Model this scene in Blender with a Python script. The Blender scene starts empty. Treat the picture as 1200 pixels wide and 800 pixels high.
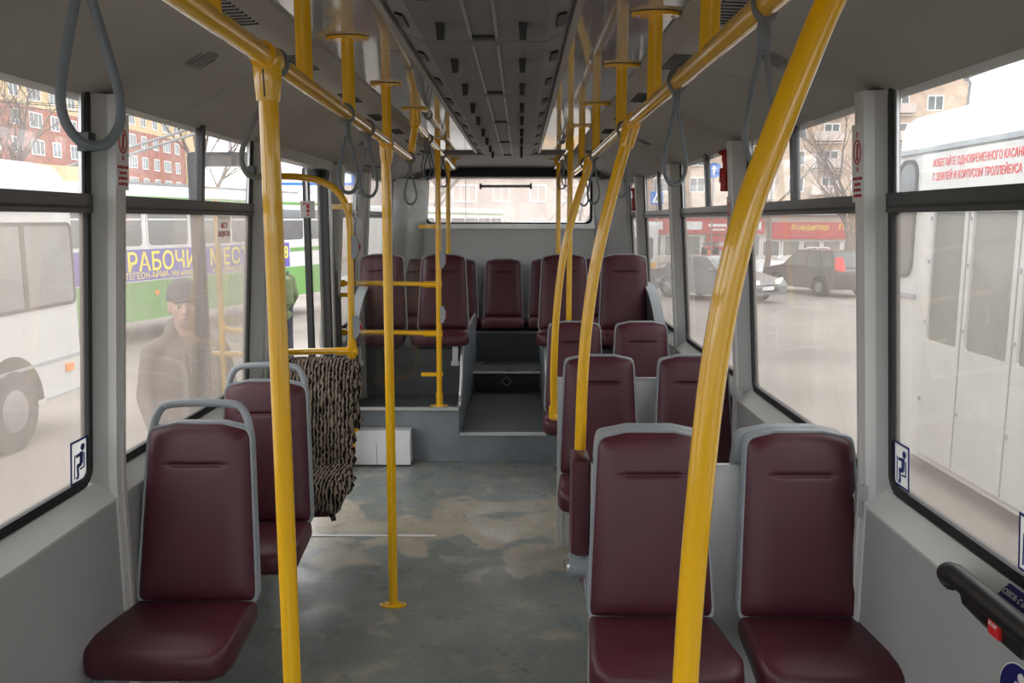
import bpy, bmesh, math, random
from mathutils import Vector, Matrix
R = math.radians
random.seed(7)
S = bpy.context.scene
COL = S.collection

# ------------------------------------------------------------------ camera, sky, exposure
cam_d = bpy.data.cameras.new('camera'); cam = bpy.data.objects.new('camera', cam_d); COL.objects.link(cam)
cam.location = (0.10, 0, 1.60)
cam.rotation_euler = (R(90) - math.atan(142/973), 0, math.atan(10/973))
cam_d.sensor_width = 36; cam_d.lens = 973/1200*36; cam_d.clip_start = 0.02; cam_d.clip_end = 600
S.camera = cam
W = bpy.data.worlds.new('overcast_sky'); S.world = W; W.use_nodes = True
nt = W.node_tree; nt.nodes.clear()
wo = nt.nodes.new('ShaderNodeOutputWorld'); bg = nt.nodes.new('ShaderNodeBackground')
tc = nt.nodes.new('ShaderNodeTexCoord'); sx = nt.nodes.new('ShaderNodeSeparateXYZ'); cr = nt.nodes.new('ShaderNodeValToRGB')
nt.links.new(tc.outputs['Generated'], sx.inputs[0]); nt.links.new(sx.outputs['Z'], cr.inputs[0])
cr.color_ramp.elements[0].position = 0.0; cr.color_ramp.elements[0].color = (0.93, 0.94, 0.97, 1)
cr.color_ramp.elements[1].position = 0.9; cr.color_ramp.elements[1].color = (1.0, 1.0, 1.0, 1)
nt.links.new(cr.outputs[0], bg.inputs[0]); bg.inputs[1].default_value = 1.45
nt.links.new(bg.outputs[0], wo.inputs[0])
vs = S.view_settings
S.display_settings.display_device = 'sRGB'
vs.view_transform = 'Standard'; vs.look = 'None'; vs.gamma = 1; vs.use_curve_mapping = False; vs.exposure = 1.25
cy = S.cycles
cy.use_denoising = True
cy.max_bounces = 10; cy.diffuse_bounces = 5; cy.glossy_bounces = 4; cy.transparent_max_bounces = 24; cy.transmission_bounces = 6
cy.caustics_reflective = False; cy.caustics_refractive = False; cy.sample_clamp_indirect = 4

# ------------------------------------------------------------------ materials
M = {}
def mat(name, col, rough=.5, metal=0, coat=0, noise=0, nscale=8, bump=0, bscale=60, spec=.5, stretch=None, emis=0):
    m = bpy.data.materials.new(name); m.use_nodes = True; n = m.node_tree.nodes; l = m.node_tree.links
    b = n['Principled BSDF']; c4 = (*col, 1)
    b.inputs['Base Color'].default_value = c4; b.inputs['Roughness'].default_value = rough; b.inputs['Metallic'].default_value = metal
    b.inputs['Coat Weight'].default_value = coat; b.inputs['Coat Roughness'].default_value = .08; b.inputs['Specular IOR Level'].default_value = spec
    if emis: b.inputs['Emission Color'].default_value = c4; b.inputs['Emission Strength'].default_value = emis
    t = n.new('ShaderNodeTexCoord'); src = t.outputs['Object']
    if stretch:
        mp = n.new('ShaderNodeMapping'); mp.inputs['Scale'].default_value = stretch; l.new(src, mp.inputs[0]); src = mp.outputs[0]
    nz = n.new('ShaderNodeTexNoise'); nz.inputs['Scale'].default_value = nscale; nz.inputs['Detail'].default_value = 4; l.new(src, nz.inputs['Vector'])
    r = n.new('ShaderNodeValToRGB'); k = noise
    r.color_ramp.elements[0].position = .3; r.color_ramp.elements[1].position = .7
    r.color_ramp.elements[0].color = (*[max(0, x*(1-k)) for x in col], 1); r.color_ramp.elements[1].color = (*[min(1, x*(1+k)) for x in col], 1)
    l.new(nz.outputs['Fac'], r.inputs[0]); l.new(r.outputs[0], b.inputs['Base Color'])
    if bump:
        nb = n.new('ShaderNodeTexNoise'); nb.inputs['Scale'].default_value = bscale; nb.inputs['Detail'].default_value = 3; l.new(src, nb.inputs['Vector'])
        bp = n.new('ShaderNodeBump'); bp.inputs['Strength'].default_value = bump; bp.inputs['Distance'].default_value = .004
        l.new(nb.outputs['Fac'], bp.inputs['Height']); l.new(bp.outputs[0], b.inputs['Normal'])
    M[name] = m; return m
mat('yellow', (.92, .50, .0), .25, coat=1.0, noise=.02, nscale=5)
M['yellow'].node_tree.nodes['Principled BSDF'].inputs['Coat Roughness'].default_value = .04
mat('maroon', (.080, .016, .026), .42, noise=.12, nscale=6, bump=.12, bscale=350)
mat('maroon_seam', (.04, .007, .012), .6, noise=.05)
mat('shell_grey', (.33, .36, .39), .45, noise=.04, bump=.05, bscale=300)
mat('wall_grey', (.46, .465, .46), .42, noise=.03, nscale=3, bump=.08, bscale=400)
mat('wall_light', (.66, .665, .655), .38, noise=.03, nscale=3)
mat('lower_grey', (.37, .375, .375), .45, noise=.05, nscale=3)
mat('cove', (.40, .385, .355), .6, noise=.04, nscale=2, bump=.1, bscale=300)
mat('ceiling_gloss', (.34, .335, .325), .05, coat=.6, noise=.05, nscale=1.5, bump=.10, bscale=3)
mat('strip_grey', (.20, .20, .205), .5, noise=.06, nscale=5, bump=.08, bscale=200)
mat('dome_grey', (.24, .235, .225), .55, noise=.05, nscale=3)
mat('strip_trim', (.36, .36, .36), .35, noise=.05)
mat('black_plastic', (.012, .012, .013), .45, noise=.1)
mat('rubber', (.010, .011, .012), .5, noise=.15, nscale=20)
mat('bar_black', (.020, .022, .024), .28, noise=.1)
mat('alu', (.72, .73, .74), .32, metal=.85, noise=.05, nscale=20)
mat('steel', (.55, .55, .56), .35, metal=.9, noise=.05, nscale=30)
mat('platform_grey', (.20, .225, .25), .55, noise=.12, nscale=7, bump=.05)
mat('dark_grey', (.065, .07, .078), .5, noise=.2, nscale=6)
mat('strap_grey', (.16, .18, .20), .4, noise=.05, bump=.1, bscale=300)
mat('white_box', (.72, .73, .74), .4, noise=.04)
mat('red_plastic', (.42, .008, .012), .35, noise=.08, nscale=30)
mat('sticker_white', (.75, .74, .73), .5, noise=.03)
mat('sticker_red', (.50, .03, .03), .5, noise=.03)
mat('sticker_blue', (.012, .03, .20), .45, noise=.03)
mat('navy', (.012, .014, .13), .4, noise=.03)
mat('tape', (.25, .24, .23), .8, noise=.2)
def paper(name, col):     # thin paper or film that daylight shines through
    m = bpy.data.materials.new(name); m.use_nodes = True; n = m.node_tree.nodes; l = m.node_tree.links; n.clear(); o = n.new('ShaderNodeOutputMaterial')
    a = n.new('ShaderNodeBsdfDiffuse'); b = n.new('ShaderNodeBsdfTranslucent'); x = n.new('ShaderNodeMixShader'); x.inputs[0].default_value = .7
    t = n.new('ShaderNodeTexCoord'); z = n.new('ShaderNodeTexNoise'); z.inputs['Scale'].default_value = 30; l.new(t.outputs['Object'], z.inputs['Vector'])
    r = n.new('ShaderNodeValToRGB'); r.color_ramp.elements[0].color = (*[c*.94 for c in col], 1); r.color_ramp.elements[1].color = (*col, 1); l.new(z.outputs['Fac'], r.inputs[0])
    l.new(r.outputs[0], a.inputs[0]); l.new(r.outputs[0], b.inputs[0]); l.new(a.outputs[0], x.inputs[1]); l.new(b.outputs[0], x.inputs[2]); l.new(x.outputs[0], o.inputs[0]); M[name] = m
paper('notice_paper', (.84, .80, .78)); paper('sticker_film', (.92, .92, .92))
mat('asphalt', (.24, .21, .188), .75, noise=.30, nscale=.35, bump=.3, bscale=12)
mat('snow', (.62, .62, .63), .8, noise=.15, nscale=3, bump=.4, bscale=5)
mat('bus_white', (.62, .62, .61), .35, coat=.3, noise=.05, nscale=1)
mat('bus_green', (.12, .28, .07), .4, noise=.1, nscale=1)
mat('bus_purple', (.10, .08, .33), .45, noise=.05)
mat('sign_yellow', (.85, .68, .04), .5, noise=.03)
mat('ext_glass', (.10, .115, .12), .12, noise=.25, nscale=.7, coat=.3)
mat('ext_glass_dusty', (.20, .21, .20), .4, noise=.25, nscale=1.2)
mat('tyre', (.035, .035, .036), .8, noise=.3, nscale=10)
mat('hub', (.20, .20, .20), .5, noise=.1)
mat('orange_lamp', (.9, .25, .02), .3, noise=.03)
mat('red_lamp', (.75, .03, .03), .3, noise=.03)
mat('head_lamp', (.95, .85, .62), .2, noise=.03, emis=1.2)
mat('car_dark', (.035, .037, .045), .25, coat=.8, noise=.05)
mat('car_grey', (.17, .18, .19), .25, coat=.8, noise=.05)
mat('car_white', (.75, .75, .76), .3, coat=.5, noise=.04)
mat('brick_red', (.36, .15, .11), .85, noise=.25, nscale=1.5)
mat('brick_cream', (.62, .47, .28), .85, noise=.15, nscale=1.5)
mat('brick_beige', (.56, .43, .33), .85, noise=.18, nscale=1)
mat('plaster_pink', (.60, .50, .45), .85, noise=.15, nscale=.4)
mat('win_white', (.80, .80, .80), .6, noise=.03)
mat('shop_red', (.50, .035, .045), .5, noise=.08)
mat('shop_wall', (.62, .56, .50), .8, noise=.12, nscale=.5)
mat('bark', (.16, .125, .105), .9, noise=.3, nscale=6)
mat('bus_yellow', (.75, .40, .05), .4, noise=.06, nscale=1)
mat('sign_blue', (.03, .17, .55), .5, noise=.03)
mat('skin', (.50, .30, .23), .55, noise=.08, nscale=20)
mat('beanie', (.07, .072, .085), .9, noise=.25, nscale=60, bump=.5, bscale=150, stretch=(1, 1, .2))
mat('coat_brown', (.145, .115, .10), .85, noise=.15, nscale=8, bump=.3, bscale=40)
mat('trouser_dark', (.03, .03, .04), .9, noise=.15)
mat('jacket_green', (.10, .125, .06), .85, noise=.2, nscale=12, bump=.3, bscale=40)
mat('eye_white', (.75, .73, .7), .3, noise=.02)
mat('eye_dark', (.03, .02, .015), .3, noise=.02)
mat('lip', (.38, .17, .15), .5, noise=.05)
mat('blind', (.006, .007, .009), .6, noise=.2, nscale=4)

def floor_material():
    m = bpy.data.materials.new('dirty_linoleum'); m.use_nodes = True; n = m.node_tree.nodes; l = m.node_tree.links; b = n['Principled BSDF']
    t = n.new('ShaderNodeTexCoord')
    def nz(sc, det, dist=0, w=None):
        a = n.new('ShaderNodeTexNoise'); a.inputs['Scale'].default_value = sc; a.inputs['Detail'].default_value = det; a.inputs['Distortion'].default_value = dist
        mp = n.new('ShaderNodeMapping'); mp.inputs['Location'].default_value = w or (0, 0, 0); l.new(t.outputs['Object'], mp.inputs[0]); l.new(mp.outputs[0], a.inputs['Vector']); return a.outputs['Fac']
    def ramp(src, p0, p1, c0, c1):
        r = n.new('ShaderNodeValToRGB'); r.color_ramp.elements[0].position = p0; r.color_ramp.elements[1].position = p1
        r.color_ramp.elements[0].color = c0; r.color_ramp.elements[1].color = c1; l.new(src, r.inputs[0]); return r.outputs[0]
    def mix(f, a, c, mode='MIX'):
        x = n.new('ShaderNodeMix'); x.data_type = 'RGBA'; x.blend_type = mode
        (l.new(f, x.inputs[0]) if not isinstance(f, float) else setattr(x.inputs[0], 'default_value', f)); l.new(a, x.inputs[6]); l.new(c, x.inputs[7]); return x.outputs[2]
    base = ramp(nz(3, 5), .3, .7, (.17, .19, .18, 1), (.24, .26, .24, 1))
    mud = ramp(nz(9, 6), .3, .7, (.33, .29, .23, 1), (.42, .38, .31, 1))
    # dried mud tide mark: a wandering band across the aisle with a hard wet edge
    sep = n.new('ShaderNodeSeparateXYZ'); l.new(t.outputs['Object'], sep.inputs[0])
    def math_(op, a, b_):
        x = n.new('ShaderNodeMath'); x.operation = op
        for i, v in enumerate((a, b_)):
            if isinstance(v, (int, float)): x.inputs[i].default_value = v
            else: l.new(v, x.inputs[i])
        return x.outputs[0]
    wob = math_('MULTIPLY', math_('SUBTRACT', nz(2.2, 6, .6), .5), 1.9)
    d = math_('ABSOLUTE', math_('SUBTRACT', math_('ADD', sep.outputs['Y'], wob), 4.2), 0)
    band = ramp(d, .30, .36, (1, 1, 1, 1), (0, 0, 0, 1))
    spots = ramp(nz(6, 7, .5, (3, 1, 0)), .56, .68, (0, 0, 0, 1), (.75, .75, .75, 1))
    c = mix(band, base, mud); 
    c2 = mix(spots, c, mud)
    fine = ramp(nz(40, 5), .35, .65, (.86, .86, .86, 1), (1.08, 1.08, 1.08, 1))
    c3 = mix(.8, c2, fine, 'MULTIPLY'); l.new(c3, b.inputs['Base Color'])
    rr = ramp(nz(4, 5, .4), .35, .65, (.22, .22, .22, 1), (.5, .5, .5, 1)); l.new(rr, b.inputs['Roughness'])
    bp = n.new('ShaderNodeBump'); bp.inputs['Strength'].default_value = .15; bp.inputs['Distance'].default_value = .003; l.new(nz(60, 4), bp.inputs['Height']); l.new(bp.outputs[0], b.inputs['Normal'])
    M['floor'] = m
floor_material()

def dirty_glass(name, lo, hi, scale, tint=(.86, .80, .74), streak=True):
    """window glass with a film of road grime: clear + thin light-scattering film, reflecting"""
    m = bpy.data.materials.new(name); m.use_nodes = True; n = m.node_tree.nodes; l = m.node_tree.links; n.clear()
    o = n.new('ShaderNodeOutputMaterial'); tr = n.new('ShaderNodeBsdfTransparent'); tr.inputs[0].default_value = (.97, .98, .975, 1)
    tl = n.new('ShaderNodeBsdfTranslucent'); tl.inputs[0].default_value = (*tint, 1)
    gl = n.new('ShaderNodeBsdfGlossy'); gl.inputs['Roughness'].default_value = .02
    lw = n.new('ShaderNodeLayerWeight'); lw.inputs[0].default_value = .5; pw = n.new('ShaderNodeMath'); pw.operation = 'POWER'; pw.inputs[1].default_value = 4; l.new(lw.outputs['Facing'], pw.inputs[0]); fr = n.new('ShaderNodeMath'); fr.operation = 'MULTIPLY_ADD'; fr.inputs[1].default_value = .55; fr.inputs[2].default_value = .025; l.new(pw.outputs[0], fr.inputs[0])
    t = n.new('ShaderNodeTexCoord'); mp = n.new('ShaderNodeMapping'); mp.inputs['Scale'].default_value = (1, 1, .22 if streak else 1); l.new(t.outputs['Object'], mp.inputs[0])
    nz = n.new('ShaderNodeTexNoise'); nz.inputs['Scale'].default_value = scale; nz.inputs['Detail'].default_value = 6; l.new(mp.outputs[0], nz.inputs['Vector'])
    r = n.new('ShaderNodeMapRange'); r.inputs['From Min'].default_value = .3; r.inputs['From Max'].default_value = .7; r.inputs['To Min'].default_value = lo; r.inputs['To Max'].default_value = hi
    l.new(nz.outputs['Fac'], r.inputs['Value'])
    m1 = n.new('ShaderNodeMixShader'); l.new(r.outputs[0], m1.inputs[0]); l.new(tr.outputs[0], m1.inputs[1]); l.new(tl.outputs[0], m1.inputs[2])
    m2 = n.new('ShaderNodeMixShader'); l.new(fr.outputs[0], m2.inputs[0]); l.new(m1.outputs[0], m2.inputs[1]); l.new(gl.outputs[0], m2.inputs[2]); l.new(m2.outputs[0], o.inputs[0])
    M[name] = m
dirty_glass('glass_lower', .15, .30, 5, (.54, .48, .43))
dirty_glass('glass_upper', .03, .10, 4, (.9, .88, .88))
dirty_glass('glass_rear', .20, .28, 4, (.62, .58, .56))  # grime film thickened to stand in for overexposed, washed-out glare
dirty_glass('glass_clear', .0, .012, 5)
dirty_glass('glass_door', .10, .2, 8)

def fur_material():
    m = bpy.data.materials.new('zebra_fur'); m.use_nodes = True; n = m.node_tree.nodes; l = m.node_tree.links; b = n['Principled BSDF']
    t = n.new('ShaderNodeTexCoord'); mp = n.new('ShaderNodeMapping'); mp.inputs['Scale'].default_value = (1, .4, .38); l.new(t.outputs['Object'], mp.inputs[0])
    w = n.new('ShaderNodeTexWave'); w.bands_direction = 'X'; w.inputs['Scale'].default_value = 19; w.inputs['Distortion'].default_value = 5.5; w.inputs['Detail'].default_value = 3; w.inputs['Detail Scale'].default_value = 4
    l.new(mp.outputs[0], w.inputs['Vector'])
    r = n.new('ShaderNodeValToRGB'); e = r.color_ramp.elements; e[0].position = .30; e[0].color = (.012, .012, .014, 1); e[1].position = .62; e[1].color = (.40, .32, .25, 1)
    l.new(w.outputs['Color'], r.inputs[0]); l.new(r.outputs[0], b.inputs['Base Color']); b.inputs['Roughness'].default_value = .95; b.inputs['Specular IOR Level'].default_value = .1
    nb = n.new('ShaderNodeTexNoise'); nb.inputs['Scale'].default_value = 220; nb.inputs['Detail'].default_value = 4; l.new(t.outputs['Object'], nb.inputs['Vector'])
    bp = n.new('ShaderNodeBump'); bp.inputs['Strength'].default_value = .9; bp.inputs['Distance'].default_value = .01; l.new(nb.outputs['Fac'], bp.inputs['Height']); l.new(bp.outputs[0], b.inputs['Normal'])
    M['fur'] = m
fur_material()

# ------------------------------------------------------------------ mesh helpers
def tag(o, label=None, cat=None, group=None, kind=None):
    if label: o['label'] = label
    if cat: o['category'] = cat
    if group: o['group'] = group
    if kind: o['kind'] = kind
    return o
OFF = {}
def thing(name, label, cat, loc=(0, 0, 0), group=None):
    o = bpy.data.objects.new(name, None); o.empty_display_size = .05; COL.objects.link(o); o.location = loc; OFF[o.name] = Vector(loc)
    return tag(o, label, cat, group)
class MB:
    def __init__(s): s.v = []; s.f = []
    def add(s, vs, fs):
        b = len(s.v); s.v += [tuple(p) for p in vs]; s.f += [tuple(i+b for i in f) for f in fs]; return s
    def hex(s, p):  # 8 points: bottom loop 0-3, top loop 4-7
        return s.add(p, [(3, 2, 1, 0), (4, 5, 6, 7), (0, 1, 5, 4), (1, 2, 6, 5), (2, 3, 7, 6), (3, 0, 4, 7)])
    def box(s, x0, x1, y0, y1, z0, z1):
        return s.hex([(x0, y0, z0), (x1, y0, z0), (x1, y1, z0), (x0, y1, z0), (x0, y0, z1), (x1, y0, z1), (x1, y1, z1), (x0, y1, z1)])
    def loft(s, loops, cap=True, closed=True):
        n = len(loops[0]); b = len(s.v)
        for lp in loops: s.v += [tuple(p) for p in lp]
        for i in range(len(loops)-1):
            for j in range(n if closed else n-1):
                k = (j+1) % n; s.f.append((b+i*n+j, b+i*n+k, b+(i+1)*n+k, b+(i+1)*n+j))
        if cap: s.f.append(tuple(b+j for j in range(n))[::-1]); s.f.append(tuple(b+(len(loops)-1)*n+j for j in range(n)))
        return s
    def tube(s, pts, r, n=14, cap=True, flat=None, closed=False):
        pts = [Vector(p) for p in pts]; N = len(pts); up = None; loops = []
        for i, p in enumerate(pts):
            if closed: d = pts[(i+1) % N]-pts[(i-1) % N]
            else: d = pts[min(i+1, N-1)]-pts[max(i-1, 0)]
            d.normalize()
            if up is None:
                up = Vector((0, 0, 1)) if abs(d.z) < .9 else Vector((1, 0, 0))
            a = up-d*up.dot(d)
            if a.length < 1e-5: a = d.orthogonal()
            a.normalize(); b = d.cross(a); up = a
            rr = r[i] if isinstance(r, (list, tuple)) else r
            ra, rb = (rr, rr) if not flat else (rr, rr*flat)
            loops.append([p+a*ra*math.cos(2*math.pi*k/n)+b*rb*math.sin(2*math.pi*k/n) for k in range(n)])
        if closed: loops.append(loops[0]); cap = False
        return s.loft(loops, cap)
    def cyl(s, p0, p1, r, n=16): return s.tube([p0, p1], r, n)
    def ell(s, c, rx, ry, rz, nu=16, nv=10):
        c = Vector(c); loops = []
        for i in range(1, nv):
            a = math.pi*i/nv-math.pi/2
            loops.append([(c.x+rx*math.cos(a)*math.cos(2*math.pi*k/nu), c.y+ry*math.cos(a)*math.sin(2*math.pi*k/nu), c.z+rz*math.sin(a)) for k in range(nu)])
        return s.loft(loops)
    def poly(s, fr, pts, lift=0, th=.001):   # flat polygon with thickness in a frame (o, r, u, n)
        o, r, u, n = fr; a = [o+r*x+u*y+n*lift for x, y in pts]; b = [p+n*th for p in a]
        return s.loft([a, b])
    def rect(s, fr, x0, x1, y0, y1, lift=0, th=.001): return s.poly(fr, [(x0, y0), (x1, y0), (x1, y1), (x0, y1)], lift, th)
    def disc(s, fr, cx, cy_, r, lift=0, th=.001, n=24, ry=None): return s.poly(fr, [(cx+r*math.cos(2*math.pi*k/n), cy_+(ry or r)*math.sin(2*math.pi*k/n)) for k in range(n)], lift, th)
    def ring(s, fr, outer, inner, l0, l1):    # frame between two 2-D outlines with the same number of points
        o, r, u, n = fr; P3 = lambda q, l: o+r*q[0]+u*q[1]+n*l
        return s.loft([[P3(q, l0) for q in outer], [P3(q, l1) for q in outer], [P3(q, l1) for q in inner], [P3(q, l0) for q in inner], [P3(q, l0) for q in outer]], cap=False)
    def bar(s, fr, x0, y0, x1, y1, w, lift=0, th=.001):
        d = Vector((x1-x0, y1-y0)).normalized(); q = Vector((-d.y, d.x))*w/2
        return s.poly(fr, [(x0-q.x, y0-q.y), (x1-q.x, y1-q.y), (x1+q.x, y1+q.y), (x0+q.x, y0+q.y)], lift, th)
    def mesh(s, name, m, off=(0, 0, 0), smooth=True, ang=40):
        me = bpy.data.meshes.new(name); ox = Vector(off)
        me.from_pydata([tuple(Vector(p)-ox) for p in s.v], [], s.f)
        bm = bmesh.new(); bm.from_mesh(me); bmesh.ops.recalc_face_normals(bm, faces=bm.faces)
        if smooth:
            for f in bm.faces: f.smooth = True
            for e in bm.edges:
                if len(e.link_faces) == 2 and e.calc_face_angle(0) > R(ang): e.smooth = False
        bm.to_mesh(me); bm.free(); me.materials.append(M[m]); return me
    def build(s, name, m, parent=None, loc=None, smooth=True, ang=40):
        off = OFF.get(parent.name, Vector()) if parent else Vector(loc or (0, 0, 0))
        o = bpy.data.objects.new(name, s.mesh(name, m, off, smooth, ang)); COL.objects.link(o)
        if parent: o.parent = parent
        else: o.location = off
        OFF[o.name] = off
        return o
def struct(o): o['kind'] = 'structure'; return o
def copy_tree(o, parent=None):
    c = o.copy(); COL.objects.link(c); c.parent = parent; OFF[c.name] = OFF.get(o.name, Vector())
    for ch in list(o.children): copy_tree(ch, c)
    return c
def spline(pts, n=8):
    P = [Vector(p) for p in pts]; P = [P[0]*2-P[1]]+P+[P[-1]*2-P[-2]]; out = []
    for i in range(1, len(P)-2):
        for k in range(n):
            t = k/n; a, b, c, d = P[i-1:i+3]
            out.append(.5*((2*b)+(c-a)*t+(2*a-5*b+4*c-d)*t*t+(3*b-a-3*c+d)*t**3))
    out.append(P[-2]); return out
def rrect(x0, x1, y0, y1, r, n=5):
    o = []
    for cx, cy_, a in ((x1-r, y1-r, 0), (x0+r, y1-r, 90), (x0+r, y0+r, 180), (x1-r, y0+r, 270)):
        for k in range(n+1): t = R(a+90*k/n); o.append((cx+r*math.cos(t), cy_+r*math.sin(t)))
    return o
def text(body, size, fr, m, parent, align='CENTER', name='lettering', bold=.0, squeeze=1.0, ext=.0006):
    cu = bpy.data.curves.new(name, 'FONT'); cu.body = body; cu.size = size; cu.align_x = align; cu.align_y = 'CENTER'; cu.extrude = ext; cu.offset = bold*size
    cu.materials.append(M[m]); cu.resolution_u = 3
    o = bpy.data.objects.new(name, cu); COL.objects.link(o)
    p, r, u, n = fr; p = p-OFF.get(parent.name, Vector())
    mt = Matrix((( *r, 0), (*u, 0), (*n, 0), (0, 0, 0, 1))).transposed(); mt.translation = p
    o.parent = parent; o.matrix_local = mt @ Matrix.Diagonal((squeeze, 1, 1, 1)); return o
def Xw(z): return 1.16 if z <= .85 else 1.16-.067*(z-.85)
def PW(s, y, z, off): return Vector((s*(Xw(z)-off), y, z))
def wframe(s, y, z, off):      # frame on the side wall, seen from inside: right, up, inward normal
    o = PW(s, y, z, off); u = (PW(s, y, z+.05, off)-PW(s, y, z-.05, off)).normalized(); r = Vector((0, -s, 0)); return (o, r, u, r.cross(u))

# ------------------------------------------------------------------ setting: floor, platforms, walls, ceiling
FY0, RY = -2.3, 8.2
fl = struct(MB().box(-1.13, 1.13, FY0, 5.4, -.06, 0).build('floor', 'floor'))
# threshold strip, joints
tb = MB().box(-.97, -.33, 4.045, 4.07, 0, .004); tb.build('threshold_strip', 'wall_light', fl)
# centre step and rear aisle floor
st = struct(MB().box(-.31, .28, 5.4, 6.83, -.06, .19).build('floor_step', 'platform_grey'))
MB().box(-.305, .275, 5.39, 5.42, .178, .196).build('nosing', 'alu', st)
MB().box(-.295, .265, 5.425, 6.82, .19, .194).build('tread', 'dark_grey', st)
rf = struct(MB().box(-.31, .28, 6.83, 7.37, -.06, .345).build('floor_rear', 'platform_grey'))
MB().box(-.30, .27, 6.85, 7.36, .345, .349).build('tread', 'floor', rf)
g = MB(); fr = (Vector((-.015, 6.829, .27)), Vector((1, 0, 0)), Vector((0, 0, 1)), Vector((0, -1, 0)))
g.ring(fr, rrect(-.27, .27, -.07, .065, .008), rrect(-.255, .255, -.055, .05, .006), 0, .012); g.build('grille_frame', 'black_plastic', rf)
g = MB(); g.rect(fr, -.255, .255, -.055, .05, 0, .003); g.build('grille_back', 'rubber', rf)
g = MB()
for k in range(26): x = -.25+k*.02; g.rect(fr, x, x+.005, -.055, .05, .003, .004)
for k in range(5): z = -.05+k*.022; g.rect(fr, -.255, .255, z, z+.004, .004, .004)
tag(g.build('grille_mesh', 'dark_grey', rf), kind='stuff')
g = MB(); g.ring(fr, [(0, .042), (-.05, -.003), (0, -.048), (.05, -.003)], [(0, .028), (-.034, -.003), (0, -.034), (.034, -.003)], .006, .012); g.build('grille_badge', 'platform_grey', rf)
MB().box(-.305, .275, 6.815, 6.84, .336, .351).build('nosing', 'alu', rf)
# raised side platforms
for s, x0, x1 in ((-1, -1.12, -.31), (1, .28, 1.12)):
    pf = struct(MB().box(x0, x1, 5.4, RY, -.06, .365).build('floor_platform', 'platform_grey'))
    MB().box(x0, x1, 5.385, 5.415, .35, .372).build('nosing', 'alu', pf)
    MB().box(x0+.01, x1-.01, 5.43, RY-.02, .365, .369).build('mat', 'dark_grey', pf)
    xe = -.31 if s < 0 else .28
    # curved cheek that climbs from the platform edge up to the seat podium
    prof = [(5.42, .19), (5.42, .37), (5.50, .385), (5.58, .43), (5.66, .54), (5.74, .66), (5.86, .745), (6.0, .77), (7.37, .77), (7.37, .19)]
    MB().loft([[(xe-.012, y, z) for y, z in prof], [(xe+.012, y, z) for y, z in prof]]).build('aisle_cheek', 'platform_grey', pf, ang=30)
    MB().tube([(xe, y, z) for y, z in spline(prof[1:9], 5)], .012, 8).build('cheek_trim', 'alu', pf)
    MB().box(x0, xe-.013 if s < 0 else x1, 5.80, 6.5, .365, .70).build('seat_podium', 'dark_grey', pf) if s < 0 else MB().box(xe+.013, x1, 5.80, 6.5, .365, .70).build('seat_podium', 'dark_grey', pf)
    MB().box(x0, x1, 7.37, RY, .365, .60).build('rear_podium', 'dark_grey', pf)
MB().box(-.31, .28, 7.37, RY, -.06, .60).build('rear_podium', 'dark_grey', rf)  # dark colour puts in the black shade under the rear seats
# the dark service cover under the seats with a pale rubbing strip (behind the glass screen)
g = MB(); fr = (Vector((-.78, 5.798, .54)), Vector((1, 0, 0)), Vector((0, 0, 1)), Vector((0, -1, 0)))

WL = [(-1.9, -.85), (-.62, .75), (1.0, 2.33), (2.45, 3.735)]
WLrear = [(5.5, 6.12), (6.45, 7.5)]  # second opening is added to let more daylight into the rear
WR = [(-1.9, -.85), (-.62, .75), (.98, 2.29), (2.40, 3.70), (3.88, 5.22), (5.40, 6.75), (6.95, 7.62)]
ZB, ZM0, ZM1, ZT = .845, 1.62, 1.672, 1.945
wn = 0
def wpoly_y(mb, s, prof, y0, y1):    # prof: (z, off) outline carried along the bus
    mb.loft([[PW(s, y0, z, o) for z, o in prof], [PW(s, y1, z, o) for z, o in prof]])
def wpoly_z(mb, s, prof, zs):        # prof: (y, off) outline carried up the wall
    mb.loft([[PW(s, y, z, o) for y, o in prof] for z in zs])
def wall(s, wins, door=None):
    nm = 'wall_left' if s < 0 else 'wall_right'
    m = MB(); low = [(-.06, -.02), (-.06, .06), (.775, .06), (.79, .052), (.79, -.02)]
    spans = [(FY0, RY)] if not door else [(FY0, door[0]), (door[1], RY)]
    for a, b in spans: wpoly_y(m, s, low, a, b)
    w = struct(m.build(nm, 'lower_grey'))
    for a, b in wins:
        if True:
            m = MB(); wpoly_y(m, s, [(.775, -.02), (.775, .06), (.785, .064), (.838, .014), (.838, -.02)], a-.06, b+.06); m.build('sill', 'wall_light', w)
    edges = [FY0]
    for a, b in wins: edges += [a, b]
    edges.append(RY)
    for i in range(0, len(edges), 2):
        a, b = edges[i], edges[i+1]
        if door and a < door[0]+.3 and b > door[1]-.3:
            pieces = [(a, door[0]), (door[1], b)]
        else: pieces = [(a, b)]
        for a, b in pieces:
            t = min(.055, (b-a)*.3)
            m = MB(); wpoly_z(m, s, [(a, -.02), (a, .004), (a+.012, .02), (a+t, .056), (b-t, .056), (b-.012, .02), (b, .004), (b, -.02)], [.77, .85, 1.945])
            p = m.build('pillar', 'wall_grey', w, ang=25)
            if b-a < .6:   # raised cover moulding down the middle of the pillar
                c = (a+b)/2
                m = MB(); wpoly_z(m, s, [(c-.035, .02), (c-.03, .066), (c-.008, .068), (c-.004, .062), (c+.004, .062), (c+.008, .068), (c+.03, .066), (c+.035, .02)], [.02, .85, 1.945])
                m.build('cover_strip', 'wall_light', p, ang=25)
    return w
wl = wall(-1, WL+WLrear, door=(3.95, 5.22)); wr = wall(1, WR)

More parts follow.
